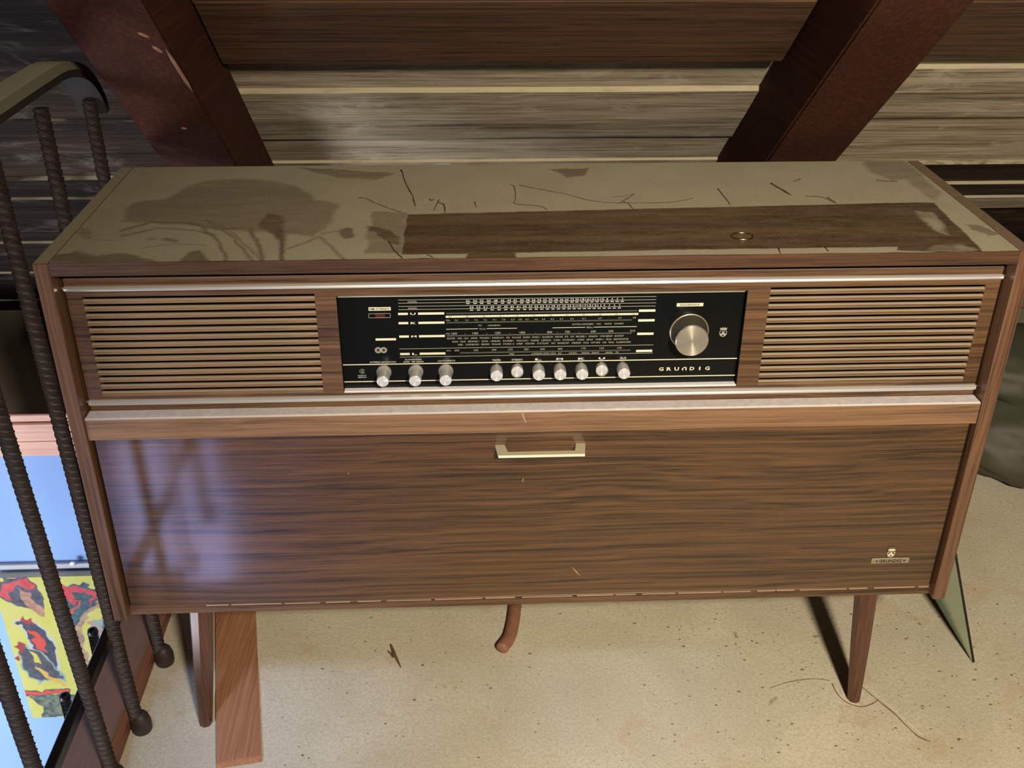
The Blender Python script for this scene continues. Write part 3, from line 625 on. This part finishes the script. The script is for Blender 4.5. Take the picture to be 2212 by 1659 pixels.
fascia = finish('fascia', bm, wood('walnut_fascia', W_D, W_L, 0, 0.4, dust=(.85, .6, .9, lin((215, 208, 200)))), rc)
bx('top_rail', inner_dark, rc, -H + T, H - T, .040, .06, .870, .8985)
bx('fascia_edge', inner_dark, rc, -H + T, H - T, .030, .039, .8850, .8985)
# grille backs and slats
for gx0, gx1 in (GL, GR):
    bx('grille_cloth', black, rc, gx0 - .002, gx1 + .002, .0405, .046, GZ[0] - .002, GZ[1] + .002)
    pitch = (.8560 - .6945) / 14
    bm = bmesh.new(); hgt = pitch - .0050
    prof = [(.0312, 0.0), (.0275, 0.0), (.0268, .001), (.0268, hgt * .76), (.0276, hgt * .92), (.0292, hgt), (.0312, hgt)]
    prism(bm, [(y, z) for y, z in prof], 0, gx0, gx1)
    s0 = finish('slat', bm, walnut_dusty, rc)
    for k in range(14):
        o = s0 if k == 0 else s0.copy()
        if k: COL.objects.link(o)
        o.location = (0, 0, GZ[0] + k * pitch)
# aluminium strips
for z in (.8690, .6845):
    bm = bmesh.new(); hh = .0038 if z > .8 else .0045
    prof = [(YF + .001, -hh), (YF - .003, -hh), (YF - .0062, -hh * .55), (YF - .0072, 0), (YF - .0062, hh * .55), (YF - .003, hh), (YF + .001, hh)]
    prism(bm, [(y, z + a) for y, a in prof], 0, -.6735, .6735); st = finish('metal_strip', bm, chrome, rc)
    for sx in (-1, 1): bx('pin', chrome, st, min(sx * .6735, sx * .6780), max(sx * .6735, sx * .6780), YF + .001, YF + .004, z - .001, z + .001)
# ledge
bm = bmesh.new()
prism(bm, [(.040, .6555), (.0265, .6665), (.006, .6695), (.0025, .6675), (.0025, .6325), (.012, .6310), (.040, .6310)], 0, -.6772, .6772)
finish('ledge', bm, walnut_light, rc)
_l = [o for o in rc.children if o.name == 'ledge'][0]
bm = bmesh.new(); poly(bm, [(-.0300, .0022, .6660), (-.0262, .0022, .6665), (-.0210, .0022, .6480), (-.0232, .0022, .6500)]); finish('dust_smear', bm, plain('smear', lin((178, 136, 112)), .9), _l)
bx('dust_layer', plain('pale_dust', lin((206, 198, 194)), .95, var=.12, vs=120), rc, -.6760, .6760, .0045, .0262, .6672, .6700)
# door and bottom strip
door = bx('door', walnut_door, rc, -.6735, .6735, .0120, .030, .3035, .6295, .001)
bx('bottom_strip', walnut, rc, -H + T + .001, H - T - .001, .0150, .034, BOT, .3015, .001)
bm = bmesh.new()
x = -.55
while x < .655:
    l = min(random.uniform(.03, .09), .672 - x); box(bm, x, x + l, .0112, .0128, .3000, .3000 + random.uniform(.0010, .0019)); x += l + random.uniform(.001, .012)
dl = finish('dust_line', bm, plain('seam_dust', lin((176, 146, 118)), .9), rc)
def scratch(parent, x0, z0, x1, z1, w, y, m_):
    bm = bmesh.new(); d = Vector((x1 - x0, z1 - z0)).normalized(); n_ = Vector((-d.y, d.x)) * w / 2; mx, mz = (x0 + x1) / 2, (z0 + z1) / 2
    poly(bm, [(x0, y, z0), (mx - n_.x, y, mz - n_.y), (x1, y, z1), (mx + n_.x, y, mz + n_.y)]); bmesh.ops.recalc_face_normals(bm, faces=bm.faces); return finish('scratch', bm, m_, parent)
scr = plain('scratch', lin((176, 138, 104)), .7)
scratch(door, .0570, .3640, .0735, .3420, .0024, .01185, scr); scratch(door, -.0260, .5330, -.0240, .5430, .0018, .01185, scr); scratch(door, -.2985, .5575, -.2955, .5580, .0022, .01185, scr)
# door handle : flat plate with two arms
bm = bmesh.new()
HX = [(-.0684, .0125), (-.0542, .0125), (-.0500, -.0085), (.0530, -.0085), (.0565, .0125), (.0711, .0125), (.0672, -.0185), (-.0645, -.0185)]
prism(bm, HX, 2, .6000, .6045); finish('handle', bm, handle_m, door)
# maker's badge
bm = bmesh.new(); box(bm, .5625, .6275, .0100, .0121, .3545, .3655, .0008); bd = finish('badge', bm, plain('badge_silver', lin((190, 180, 160)), .35, .9), door)
bm = bmesh.new()
for sx in (.5715, .6185): lathe(bm, sx, .360, [(0, .0096), (.0016, .0096), (.0016, .0102)], 10)
text_into(bm, 'GRUNDIG', .595, .360, .0097, .0062, .038, bold=.012)
finish('badge_lettering', bm, print_black, bd)
def crest(bm, bm2, cx, cz, k, y):
    # shield outline, crown and three-leaf emblem
    out = [(-.5, .28), (.5, .28), (.5, -.2), (.32, -.48), (0, -.62), (-.32, -.48), (-.5, -.2)]
    inn = [(a * .84, b_ * .84 + .0) for a, b_ in out]
    vo = [bm.verts.new((cx + a * k, y, cz + b_ * k)) for a, b_ in out]; vi = [bm.verts.new((cx + a * k, y, cz + b_ * k)) for a, b_ in inn]
    for i in range(len(out)): bm.faces.new([vo[i], vo[(i + 1) % 7], vi[(i + 1) % 7], vi[i]])
    for dx, dz in ((0, .02), (-.2, -.22), (.2, -.22)):
        bm.faces.new([bm.verts.new((cx + (dx + .17 * math.cos(t)) * k, y, cz + (dz + .17 * math.sin(t)) * k)) for t in [q * math.pi / 4 for q in range(8)]])
    poly(bm2, [(cx + a * k, y, cz + b_ * k) for a, b_ in ((-.42, .42), (.42, .42), (.52, .82), (.34, .64), (.17, .86), (0, .66), (-.17, .86), (-.34, .64), (-.52, .82))])
bm = bmesh.new(); box(bm, .5870, .6000, .0105, .0121, .3655, .3890, .0006); finish('crest_plate', bm, plain('badge_bronze', lin((120, 106, 82)), .4, .8), bd)
bm = bmesh.new(); bm2 = bmesh.new(); crest(bm, bm2, .5935, .3755, .0125, .0102); finish('crest_mark', bm, print_cream, bd); finish('crest_crown', bm2, print_cream, bd)

# legs
def leg(xt, yt, xb, yb_, s=1):
    bm = bmesh.new(); rings = []
    for z, r in ((BOT + .001, .0215), (.14, .0180), (.03, .0135), (.004, .0122), (0, .0105)):
        t = 1 - z / BOT; cx, cy = xt + (xb - xt) * t, yt + (yb_ - yt) * t
        P = []
        for k in range(8):
            a = math.pi / 8 + k * math.pi / 4 + .35
            P.append(bm.verts.new((cx + r * math.cos(a), cy + r * math.sin(a), z)))
        rings.append(P)
    fs = []
    for A, B in zip(rings, rings[1:]):
        for k in range(8): fs.append(bm.faces.new([A[k], B[k], B[(k + 1) % 8], A[(k + 1) % 8]]))
    fs += [bm.faces.new(rings[0]), bm.faces.new(rings[-1][::-1])]; bmesh.ops.recalc_face_normals(bm, faces=fs)
    return finish('leg', bm, walnut_leg, rc)
leg(.584, .052, .605, .050); leg(-.570, .052, -.597, .040); leg(.584, DEP - .06, .605, DEP - .04); leg(-.575, DEP - .06, -.600, DEP - .04)

# ---- dial
dial = bx('dial_panel', glass_black, rc, DL[0], DL[1], YI, YI + .004, DZ[0], DZ[1])
YP = YI - .0004
bx('dial_sill', plain('sill_dust', lin((232, 228, 230)), .8, var=.08, vs=200), rc, DL[0] + .0006, DL[1] - .0006, YF + .001, YI, DZ[0], DZ[0] + .0026)
for lx0, lx1 in ((DL[0], DL[0] + .0007), (DL[1] - .0012, DL[1])): bx('dial_lining', black, rc, lx0, lx1, YF + .0008, YI, DZ[0] + .0026, DZ[1])
bx('dial_edge', plain('bezel_bright', lin((200, 190, 150)), .3, .8), rc, DL[0] + .0006, DL[1] - .0006, YF + .001, YF + .004, DZ[1] - .0014, DZ[1])
def X(px): return -.2085 + (px - 860) * .00067665   # dial print grid
def rects(name, mat, lst, y=YP):
    bm = bmesh.new()
    for x0, x1, z0, z1 in lst: poly(bm, [(x0, y, z0), (x1, y, z0), (x1, y, z1), (x0, y, z1)])
    return finish(name, bm, mat, dial)
lines = [(DL[0], DL[1], .8455, .8472), (DL[0], DL[1], .7346, .7362), (DL[0], DL[1], .7056, .7072)]
rects('cream_line', print_cream, lines[:1]); rects('cream_line', print_cream, lines[1:2]); rects('cream_line', print_cream, lines[2:])
rects('scale_line', print_dim, [(-.208, .1690, z, z + .0007) for z in (.8396, .8346, .8294, .8243)] + [(-.2098, .170, z, z + .0007) for z in (.7603, .7465)])
b1, b2, b3 = -.2090, -.1948, -.1800
bz = ((.8178, .8174), (.8029, .8015), (.7810, .7794), (.7520, .7507))
cream = []
for z, zr in bz:
    cream += [(b1, b2, z - .0018, z + .0018), (b3, -.1418, z - .0018, z + .0018), (.1445, .1690, zr - .0019, zr + .0019)]
cream += [(-.2440, -.2140, .7750, .7786), (-.1398, .1440, .8106, .8138)]
rects('cream_bar', print_cream, cream)
fms = rects('cream_plate', print_cream, [(-.2513, -.2192, .8236, .8292)]); sw = rects('cream_plate', print_cream, [(.2000, .2395, .8232, .8286)])
rects('tuning_gap', print_grey, [(-.139, .142, .8165, .8185), (-.139, .135, .8015, .8036), (-.139, .136, .7799, .7822), (-.120, .136, .7512, .7534)])
for r_ in ((-.1395, -.0930, .79150, .79225), (-.0800, -.0350, .79150, .79225), (.0175, .0660, .79120, .79200), (.0790, .1430, .79120, .79200)): rects('cream_line', print_cream, [r_])
row1 = [1010, 1025.5, 1039.6, 1055, 1069.7, 1084.5, 1098.7, 1111.5, 1126, 1139, 1151.5, 1163.5, 1176, 1188, 1200, 1212, 1223, 1235, 1245.5, 1257, 1267.5, 1278, 1289, 1300, 1311, 1322, 1333, 1344]
bm = bmesh.new(); dash = []
for i, px in enumerate(row1):
    text_into(bm, str(56 - 2 * i), X(px), .8372, YP - .0002, .0032, None if 56 - 2 * i < 10 else .0056); dash.append((X(px) - .0024, X(px) + .0024, .8322, .8334))
    if i < 27:
        xm = X((px + row1[i + 1]) / 2) ; text_into(bm, str(55 - 2 * i), xm, .8269, YP - .0002, .0032, None if 55 - 2 * i < 10 else .0056); dash.append((xm - .0024, xm + .0024, .8216, .8228))
finish('channel_numbers', bm, print_white, dial); rects('channel_dashes', print_white, dash)
bm = bmesh.new()
for z in (.8372, .8269): text_into(bm, 'KANAL', -.1872, z, YP - .0002, .0028, .0135)
text_into(bm, 'MHz', -.1365, .8065, YP - .0002, .0024, .006)
for s, px in (('7,5', 984), ('7,4', 1007), ('7,3', 1027), ('7,2', 1047), ('7,1', 1067), ('7,0', 1087), ('6,9', 1107), ('6,8', 1123), ('6,7', 1138), ('6,6', 1158), ('6,5', 1174), ('6,4', 1193), ('6,3', 1213), ('6,2', 1236), ('6,1', 1262), ('6,0', 1297), ('5,9', 1341), ('5,85', 1373)):
    text_into(bm, s, X(px), .8063, YP - .0002, .0024, .0048)
for s, px, w in (('TM', 1035, .005), ('LISSABON', 1066, .0175)): text_into(bm, s, X(px), .7972, YP - .0002, .0024, w)
for s, px, w in (('SCHWEIZ', 1246, .0125), ('LUXEMBURG', 1266, .0125), ('BBC', 1280, .006), ('TANG', 1295, .0068), ('FRANCE', 1316, .0105), ('BUDAPEST', 1340, .0135)): text_into(bm, s, X(px), .7970, YP - .0002, .0024, w)
text_into(bm, '41m', -.0865, .7918, YP - .0002, .0030, .0090); text_into(bm, '49m', .0725, .7916, YP - .0002, .0030, .0100)
text_into(bm, 'kHz', X(965.5), .7848, YP - .0002, .0024, .006)
for s, px in (('1600', 979), ('1400', 1025), ('1200', 1074), ('1000', 1128), ('800', 1188), ('700', 1227), ('600', 1284), ('550', 1323), ('510', 1371)):
    text_into(bm, s, X(px), .7848, YP - .0002, .0034, .0082 if len(s) == 4 else .0072)
for px in (1002, 1050, 1101, 1157, 1206, 1253): text_into(bm, '.', X(px), .7858, YP - .0002, .005)
rows = [(.7767, ['MÜNSTER', 'WIEN', 'OSLO', 'ANKARA', 'STRASBG I', 'BORDEAUX I', 'SFB', 'TOULOUSE', 'BAYERN', 'PARIS I', 'HILVERSUM', 'WDR NDR', 'RTL', 'ROM', 'BRÜSSEL I', 'SARAJEVO', 'LYON BERLIN', 'BUDAPEST'], 963, 1353),
        (.7713, ['RIAS', 'NICE', 'RENNES I', 'SOFIA', 'HAMBURG', 'ZAGREB I', 'WROCLAW I', 'MADRID', 'LEIPZIG', 'TURIN', 'STOCKHOLM', 'ATHEN', 'GENUA', 'WIEN I', 'PRAG', 'BEROMÜNSTER'], 975, 1364),
        (.7662, ['KIEL', 'LUXEMBOURG', 'BREMEN', 'MAILAND', 'PARIS II', 'HÖRBY', 'MÜNCHEN', 'STUTTGART', 'SWF', 'FRANKFURT', 'DRESDEN', 'KÖLN', 'SOTTENS', 'WDR', 'RIAS', 'SAARBRÜCKEN'], 987, 1369)]
for z, ws, p0, p1 in rows:
    tot = sum(len(w) for w in ws) + 1.6 * (len(ws) - 1); p = p0
    for w in ws:
        L = len(w) * (p1 - p0) / tot; text_into(bm, w, X(p), z, YP - .0002, .0027, L * .00067665 * .97, 'LEFT'); p += L + 1.6 * (p1 - p0) / tot
text_into(bm, 'kHz', X(966), .7567, YP - .0002, .0024, .006)
for s, px in (('350', 984), ('325', 1026), ('300', 1066), ('275', 1102), ('250', 1137), ('225', 1173), ('200', 1212), ('175', 1264), ('160', 1305), ('150', 1344)):
    text_into(bm, s, X(px), .7567, YP - .0002, .0030, .0068)
for s, px, w in (('PARIS', 1105, .007), ('LUXEMBURG', 1161, .016), ('DROITW', 1182, .0095), ('KÖLN', 1197, .0075), ('DLF', 1212, .005), ('EUROPE I', 1241, .012), ('WARSCHAU', 1269, .012), ('FRANCE', 1291, .011), ('BRAŞOV', 1322, .0105), ('TM', 1339, .0045)):
    text_into(bm, s, X(px), .7492, YP - .0002, .0024, w)
finish('scale_lettering', bm, print_dim, dial)
bm = bmesh.new()
for s, (z, _) in zip('UKML', bz):
    text_into(bm, s, (b2 + b3) / 2, z, YP - .0002, .0032, .0078, bold=.03)
finish('band_letters', bm, print_cream, dial)
bm = bmesh.new()
text_into(bm, 'FM-STEREO', -.2352, .8264, YP - .0004, .0032, .0290, bold=.01); text_into(bm, 'SENDERWAHL', .2197, .8259, YP - .0004, .0030, .0300, bold=.01)
for k in range(57):
    xx = -.1330 + k * .0049
    if k % 5 == 0: text_into(bm, str(87 + k * 17 // 56), xx, .8122, YP - .0004, .0022, .0042)
    else: poly(bm, [(xx - .0004, YP - .0004, .8118), (xx + .0004, YP - .0004, .8118), (xx + .0004, YP - .0004, .8126), (xx - .0004, YP - .0004, .8126)])
finish('black_lettering', bm, print_black, dial)
bm = bmesh.new()
text_into(bm, 'STEREO-BALANCE', -.2354, .7392, YP - .0002, .0026, .0330); text_into(bm, 'KLANGBLENDE', -.1898, .7427, YP - .0002, .0024, .0245); text_into(bm, 'BÄSSE', -.2000, .7389, YP - .0002, .0022, .0090); text_into(bm, 'HÖHEN', -.1800, .7389, YP - .0002, .0022, .0105)
text_into(bm, 'LAUTSTÄRKE', -.1420, .7396, YP - .0002, .0026, .0225)
def tri(x, z, s, r=.0011): poly(bm, [(x - s * r, YP - .0002, z + r), (x - s * r, YP - .0002, z - r), (x + s * r * 1.2, YP - .0002, z)])
tri(-.2540, .7392, -1); tri(-.2166, .7392, 1); tri(-.1915, .7389, -1); tri(-.1885, .7389, 1); tri(-.1285, .7396, 1)
bxs = (-.0658, -.0345, -.0025, .0296, .0625, .0933, .1256)
for s, x, w, h in (('TA/TB', bxs[0], .0125, .0028), ('STEREO', bxs[1], .0165, .0028), ('AUS', bxs[6], .0095, .0034)): text_into(bm, s, x, .7394, YP - .0002, h, w, bold=.012)
for s, x in zip('LMKU', bxs[2:6]): text_into(bm, s, x, .7394, YP - .0002, .0032, .0100, bold=.04)
text_into(bm, 'MADE IN', -.2675, .7168, YP - .0002, .0020, .0120); text_into(bm, 'GERMANY', -.2675, .7138, YP - .0002, .0020, .0130); text_into(bm, 'G', -.2669, .7240, YP - .0002, .0036, .0036)
finish('control_lettering', bm, print_white, dial)
bm = bmesh.new(); rr = .0042
for k in range(20):
    if k in (0, 19): continue
    a, b_ = 2 * math.pi * k / 20, 2 * math.pi * (k + 1) / 20
    poly(bm, [(-.2669 + q * math.cos(t), YP - .0002, .7240 + q * math.sin(t)) for q, t in ((rr, a), (rr, b_), (rr * .88, b_), (rr * .88, a))])
finish('round_mark', bm, print_dim, dial)
bm = bmesh.new()
gxs = [.1850 + .0118 * k for k in range(7)]
for s, x in zip('GRUnDIG', gxs):
    w = .0020 if s == 'I' else .0070; h = .0056
    if s == 'n':  # square lower-case form used for the N
        y = YP - .0002
        for r_ in ((x - .0035, x - .0016, .7165, .7221), (x + .0016, x + .0035, .7165, .7215), (x - .0035, x + .0030, .7206, .7221)): poly(bm, [(r_[0], y, r_[2]), (r_[1], y, r_[2]), (r_[1], y, r_[3]), (r_[0], y, r_[3])])
    else: text_into(bm, s, x, .7193, YP - .0002, h, w, bold=.03)
finish('maker_lettering', bm, print_cream, dial)
bm = bmesh.new(); bm2 = bmesh.new(); crest(bm, bm2, .2738, .7790, .0110, YP - .0002); finish('crest_mark', bm, print_dim, dial); finish('crest_crown', bm2, print_dim, dial)
# stereo emblem: two overlapping rings of rays
bm = bmesh.new()
for cx in (-.2412, -.2330):
    for r_ in (.0050, .0042, .0033, .0024):
        for k in range(28):
            a, b_ = 2 * math.pi * k / 28, 2 * math.pi * (k + 1) / 28
            poly(bm, [(cx + q * math.cos(t), YP - .0002 - (cx > -.237) * .0001, .7592 + q * math.sin(t)) for q, t in ((r_, a), (r_, b_), (r_ - .00055, b_), (r_ - .00055, a))])
finish('stereo_emblem', bm, print_dim, dial)
lw = rects('lamp_frame', print_dim, [(-.2520, -.2202, .8118, .8124), (-.2520, -.2202, .8186, .8192), (-.2520, -.2514, .8118, .8192), (-.2208, -.2202, .8118, .8192)])
rects('stereo_lamp', lamp_red, [(-.2425, -.2280, .8126, .8184)])
# knobs and push buttons
kn = bmesh.new(); lathe(kn, .2219, .7830, [(0, YI - .001), (.0292, YI - .001), (.0292, YI - .0035), (.0275, YI - .0042), (.0270, YI - .002)], 64)
knb = finish('tuning_knob', kn, spun('ring_aluminium', lin((220, 210, 178)), .35, .3), rc, True)
kn = bmesh.new(); lathe(kn, .2219, .7830, [(.0270, YI - .002), (.0262, YI - .010), (.0238, YI - .016), (.0225, .004), (.0225, .002)], 64); finish('knob_grip', kn, dark_grip, knb, True)
kn = bmesh.new(); lathe(kn, .2194, .7840, [(.0225, .006), (.0240, .005), (.0245, .003), (.0245, .001), (.0237, -.0004), (0.0235, -.0006), (0, -.0002)], 64); finish('knob_cap', kn, spun_m, knb)
spun_b = spun('spun_button', lin((245, 245, 245)), .30, .8); spun_b.node_tree.nodes['Principled BSDF'].inputs['Metallic'].default_value = .5
def knob(x, z, base, r0, r1, yf, name):
    bm = bmesh.new(); lathe(bm, x, z, [(0, YI), (r0, YI), (r0, YI - .003), (r1 * 1.04, YI - .009), (r1, yf + .0012), (r1 * .96, yf)], 28); k = finish(name, bm, knurl, rc, False)
    bm = bmesh.new(); lathe(bm, x, z, [(r1 * .96, yf), (r1 * .90, yf - .0002), (0, yf + .0006)], 28); finish('cap', bm, spun_b, k)
    return k
for x in (-.2346, -.1868, -.1418): knob(x, .7225, 0, .0112, .0090, .006, 'rotary_knob')
for i, x in enumerate(bxs): knob(x, .7224 if i not in (1, 5) else .7228, 0, .0092, .0092, .0300 if i in (1, 5) else .0175, 'push_button')

# ---------------------------------------------------------------- things on the cabinet and on the floor
bm = bmesh.new()
P = [(.2950 + .0158 * math.cos(t), .0700 + .0140 * math.sin(t), TOP + .0013) for t in np.linspace(0, 2 * math.pi, 41)]
tube(bm, P, .0013, 8, cap=False); tag(finish('ring', bm, brass, None, True, (.295, .07, TOP)), 'thin brass ring lying on the dusty cabinet top', 'ring')
SL = ['curved dark strand reaching down from the back edge, left of the cabinet top middle', 'faint curved strand left of the middle, ending above the dark rectangle', 'short slanted strand of the small tangle at the upper left corner of the dark rectangle', 'hooked strand at the right of the small tangle above the dark rectangle', 'tiny crumb-like strand at the left of the small tangle above the dark rectangle', 'zigzag strand dropping from the centre of the dusty area and running right', 'longest thin strand curving across the dust behind the dark rectangle', 'rising stroke of the cross-shaped strands above the dark rectangle', 'flat top stroke of the cross-shaped strands above the dark rectangle', 'falling stroke of the cross-shaped strands above the dark rectangle', 'dark curved strand across the left end of the dark rectangle', 'short fine strand in the pale strip below the left end of the dark rectangle', 'short upright fleck between the small tangle and the zigzag strand', 'thickest dark stick-like strand at the right in the dust behind the brass ring', 'thin slanted strand left of the thick stick-like strand, behind the brass ring', 'bent strand at the right, just above the dark rectangle', 'short slanted strand joining the bent strand above the dark rectangle', 'small rising fleck above the thick stick-like strand', 'fine mark in the pale front strip below and left of the brass ring', 'fine slanted mark in the pale front strip below the brass ring', 'faint level strand near the back right corner of the cabinet top']
for lbl, (pts, rad) in zip(SL, [[[[-0.2165,0.403],[-0.2051,0.3253],[-0.1925,0.2685],[-0.186,0.2151]],1.3],[[[-0.2784,0.2618],[-0.2652,0.2553],[-0.2378,0.2204],[-0.2067,0.1902]],0.9],[[[-0.1566,0.1959],[-0.1512,0.2365],[-0.1483,0.2478]],1.1],[[[-0.1498,0.2327],[-0.1414,0.2212],[-0.1393,0.1846]],1.3],[[[-0.1652,0.2484],[-0.1613,0.2429],[-0.1576,0.2458]],1.6],[[[-0.0342,0.3201],[-0.0274,0.3076],[-0.0272,0.248],[-0.0296,0.2252],[0.0084,0.2106],[0.0184,0.1941]],0.9],[[[-0.0186,0.3155],[0.0166,0.2924],[0.0584,0.2648],[0.0865,0.2383],[0.1254,0.2242],[0.201,0.2219],[0.2302,0.2286],[0.2556,0.2409]],0.8],[[[0.1352,0.2216],[0.1508,0.2425],[0.1657,0.2655]],0.9],[[[0.1289,0.2509],[0.1478,0.2582],[0.1642,0.264]],0.6],[[[0.1415,0.2313],[0.1495,0.2159],[0.1532,0.1899]],0.9],[[[-0.2192,0.0665],[-0.2081,0.0294],[-0.1969,0.0025]],1.4],[[[-0.1631,0.016],[-0.1563,0.007],[-0.154,0.0028]],1.0],[[[-0.0934,0.2347],[-0.0907,0.2107]],1.2],[[[0.4017,0.3102],[0.4087,0.2839],[0.4177,0.2516]],2.0],[[[0.3066,0.287],[0.3083,0.2451],[0.3095,0.2088]],1.0],[[[0.4405,0.2451],[0.465,0.2403],[0.4777,0.2116]],1.0],[[[0.4731,0.24],[0.4804,0.2115]],0.9],[[[0.4419,0.3222],[0.4584,0.3352]],1.0],[[[0.3353,0.0229],[0.3329,0.0008]],0.9],[[[0.4037,0.0252],[0.4031,0.0079]],0.9],[[[0.5845,0.3225],[0.5999,0.3175],[0.6162,0.3153]],1.2]]):
    bm = bmesh.new(); P = catmull([(p[0], p[1], TOP + rad * .0007) for p in pts], 5)
    tube(bm, [(p.x + random.uniform(-.0006, .0006), p.y + random.uniform(-.0006, .0006), p.z) for p in P], [rad * .00075 * random.uniform(.6, 1.2) for _ in P], 5)
    tag(finish('dust_strand', bm, strand_m, None, True, tuple(P[0])), lbl, 'debris', 'strands in the dust of the cabinet top')

bm = bmesh.new()
a, b_ = Vector((-.5564, -.0623, 0)), Vector((-.4804, -.0503, 0)); c_, d_ = Vector((-.5491, .3049, 0)), Vector((-.6319, .3082, 0))
k = 2.2; c2, d2 = b_ + (c_ - b_) * k, a + (d_ - a) * k
lo = [bm.verts.new((p.x, p.y, .0002)) for p in (a + Vector((0, -.004, 0)), b_ + Vector((0, -.004, 0)), c2, d2)]; hi = [bm.verts.new((p.x, p.y, .0125)) for p in (a, b_, c2, d2)]
fs = [bm.faces.new(lo[::-1]), bm.faces.new(hi)] + [bm.faces.new([lo[i], lo[(i + 1) % 4], hi[(i + 1) % 4], hi[i]]) for i in range(4)]
bmesh.ops.recalc_face_normals(bm, faces=fs); bmesh.ops.bevel(bm, geom=list(bm.edges), offset=.0015, segments=2, affect='EDGES')
tag(finish('floor_board', bm, plank_m, None), 'copper brown board lying on the floor beside the left front leg', 'board')
bm = bmesh.new()  # pale solid strip in place of a sliver of light on the floor
L0, L1 = Vector((-.7058, .3261, 0)), Vector((-.6837, .328, 0)); S0, S1 = Vector((-.6726, .2316, 0)), Vector((-.6567, .2375, 0))
q = [S0, S1, S1 + (L1 - S1) * 1.9, S0 + (L0 - S0) * 1.9]
lo = [bm.verts.new((p.x, p.y, .0002)) for p in q]; hi = [bm.verts.new((p.x, p.y, .004)) for p in q]
fs = [bm.faces.new(lo[::-1]), bm.faces.new(hi)] + [bm.faces.new([lo[i], lo[(i + 1) % 4], hi[(i + 1) % 4], hi[i]]) for i in range(4)]; bmesh.ops.recalc_face_normals(bm, faces=fs)
tag(finish('light_strip', bm, light_strip_m, None), 'narrow pale strip standing in for light on the floor under the cabinet, left of the leg', 'strip')
bm = bmesh.new(); P = catmull([(-.010, .42, .013), (-.0186, .3243, .013), (-.026, .2683, .013), (-.0353, .2281, .013), (-.0480, .2045, .013), (-.0523, .1950, .013)], 6)
n = len(P); tube(bm, P, [.0128 * min(1, .55 + .45 * (n - 1 - i) / 3) if i > n - 4 else .0128 for i in range(n)], 12, sq=(1.0, 1.0)); tag(finish('tool_grip', bm, stick_m, None, True), 'rounded brown grip end sticking out from under the cabinet middle', 'handle')
bm = bmesh.new(); tube(bm, [(-.2715, .2300, .0025), (-.2640, .205, .003), (-.2485, .1662, .002)], [.0022, .0040, .0014], 5, sq=(1, .6)); tube(bm, [(-.2770, .2140, .002), (-.2640, .195, .0022)], [.0008, .003], 5)
tag(finish('wood_splinter', bm, splinter_m, None), 'small dark wood splinter on the floor below the cabinet', 'splinter')
# glass pane leaning on the right side of the cabinet
bm = bmesh.new()
A, B = Vector((.8723, .1349, .0012)), Vector((.7075, .1349, .475)); E = Vector((0, .34, 0)); tn = Vector((.0045, 0, .0016))
q = [A, B, B + E, A + E]; f0 = [bm.verts.new(p - tn * .5) for p in q]; f1 = [bm.verts.new(p + tn * .5) for p in q]
fs = [bm.faces.new(f0), bm.faces.new(f1[::-1])] + [bm.faces.new([f0[i], f1[i], f1[(i + 1) % 4], f0[(i + 1) % 4]]) for i in range(4)]; bmesh.ops.recalc_face_normals(bm, faces=fs)
tag(finish('glass_pane', bm, glass_m, None), 'greenish glass pane leaning against the right side of the cabinet', 'glass pane')
# slumped bag
bm = bmesh.new()
def lobe(cx, cy, cz, rx, ry, rz, sd):
    r = bmesh.ops.create_uvsphere(bm, u_segments=48, v_segments=28, radius=1.0)
    for v in r['verts']:
        p = v.co.copy(); nrm = p.normalized()
        w = .10 * math.sin(5.5 * p.x + 3 * p.z + sd) * math.sin(4.3 * p.y - 2 * p.z) + .05 * math.sin(13 * p.x + 6 * math.sin(4 * p.z + sd)) + .03 * math.sin(17 * p.z + 5 * p.x)
        p += nrm * w * .6; v.co = Vector((cx + p.x * rx, cy + p.y * ry, max(0.001, cz + p.z * rz)))
lobe(1.33, .86, .085, .27, .20, .125, 0.3); lobe(1.42, .92, .225, .29, .165, .105, 2.0)
tag(finish('sack', bm, bag_m, None, True), 'dark grey-green slumped plastic sack on the floor right of the cabinet', 'sack')
bxo = thing('storage_box', 'grey-green lidded box behind the sack at the right edge', 'box', (1.6, 1.2, 0))
bx('body', box_m, bxo, 1.16, 2.1, 1.13, 1.30, 0.0, .30, .004); bx('lid', box_m, bxo, 1.15, 2.11, 1.12, 1.31, .30, .325, .004)
for o in bpy.data.objects:
    if o.name.split('.')[0] in ('scale_lettering', 'control_lettering', 'band_letters', 'maker_lettering', 'badge_lettering', 'black_lettering', 'channel_numbers', 'channel_dashes', 'scale_line', 'cream_bar', 'stereo_emblem', 'crest_mark', 'dust_line', 'tuning_gap', 'cream_line.003'): o['kind'] = 'stuff'
    if '_org' in o: del o['_org']
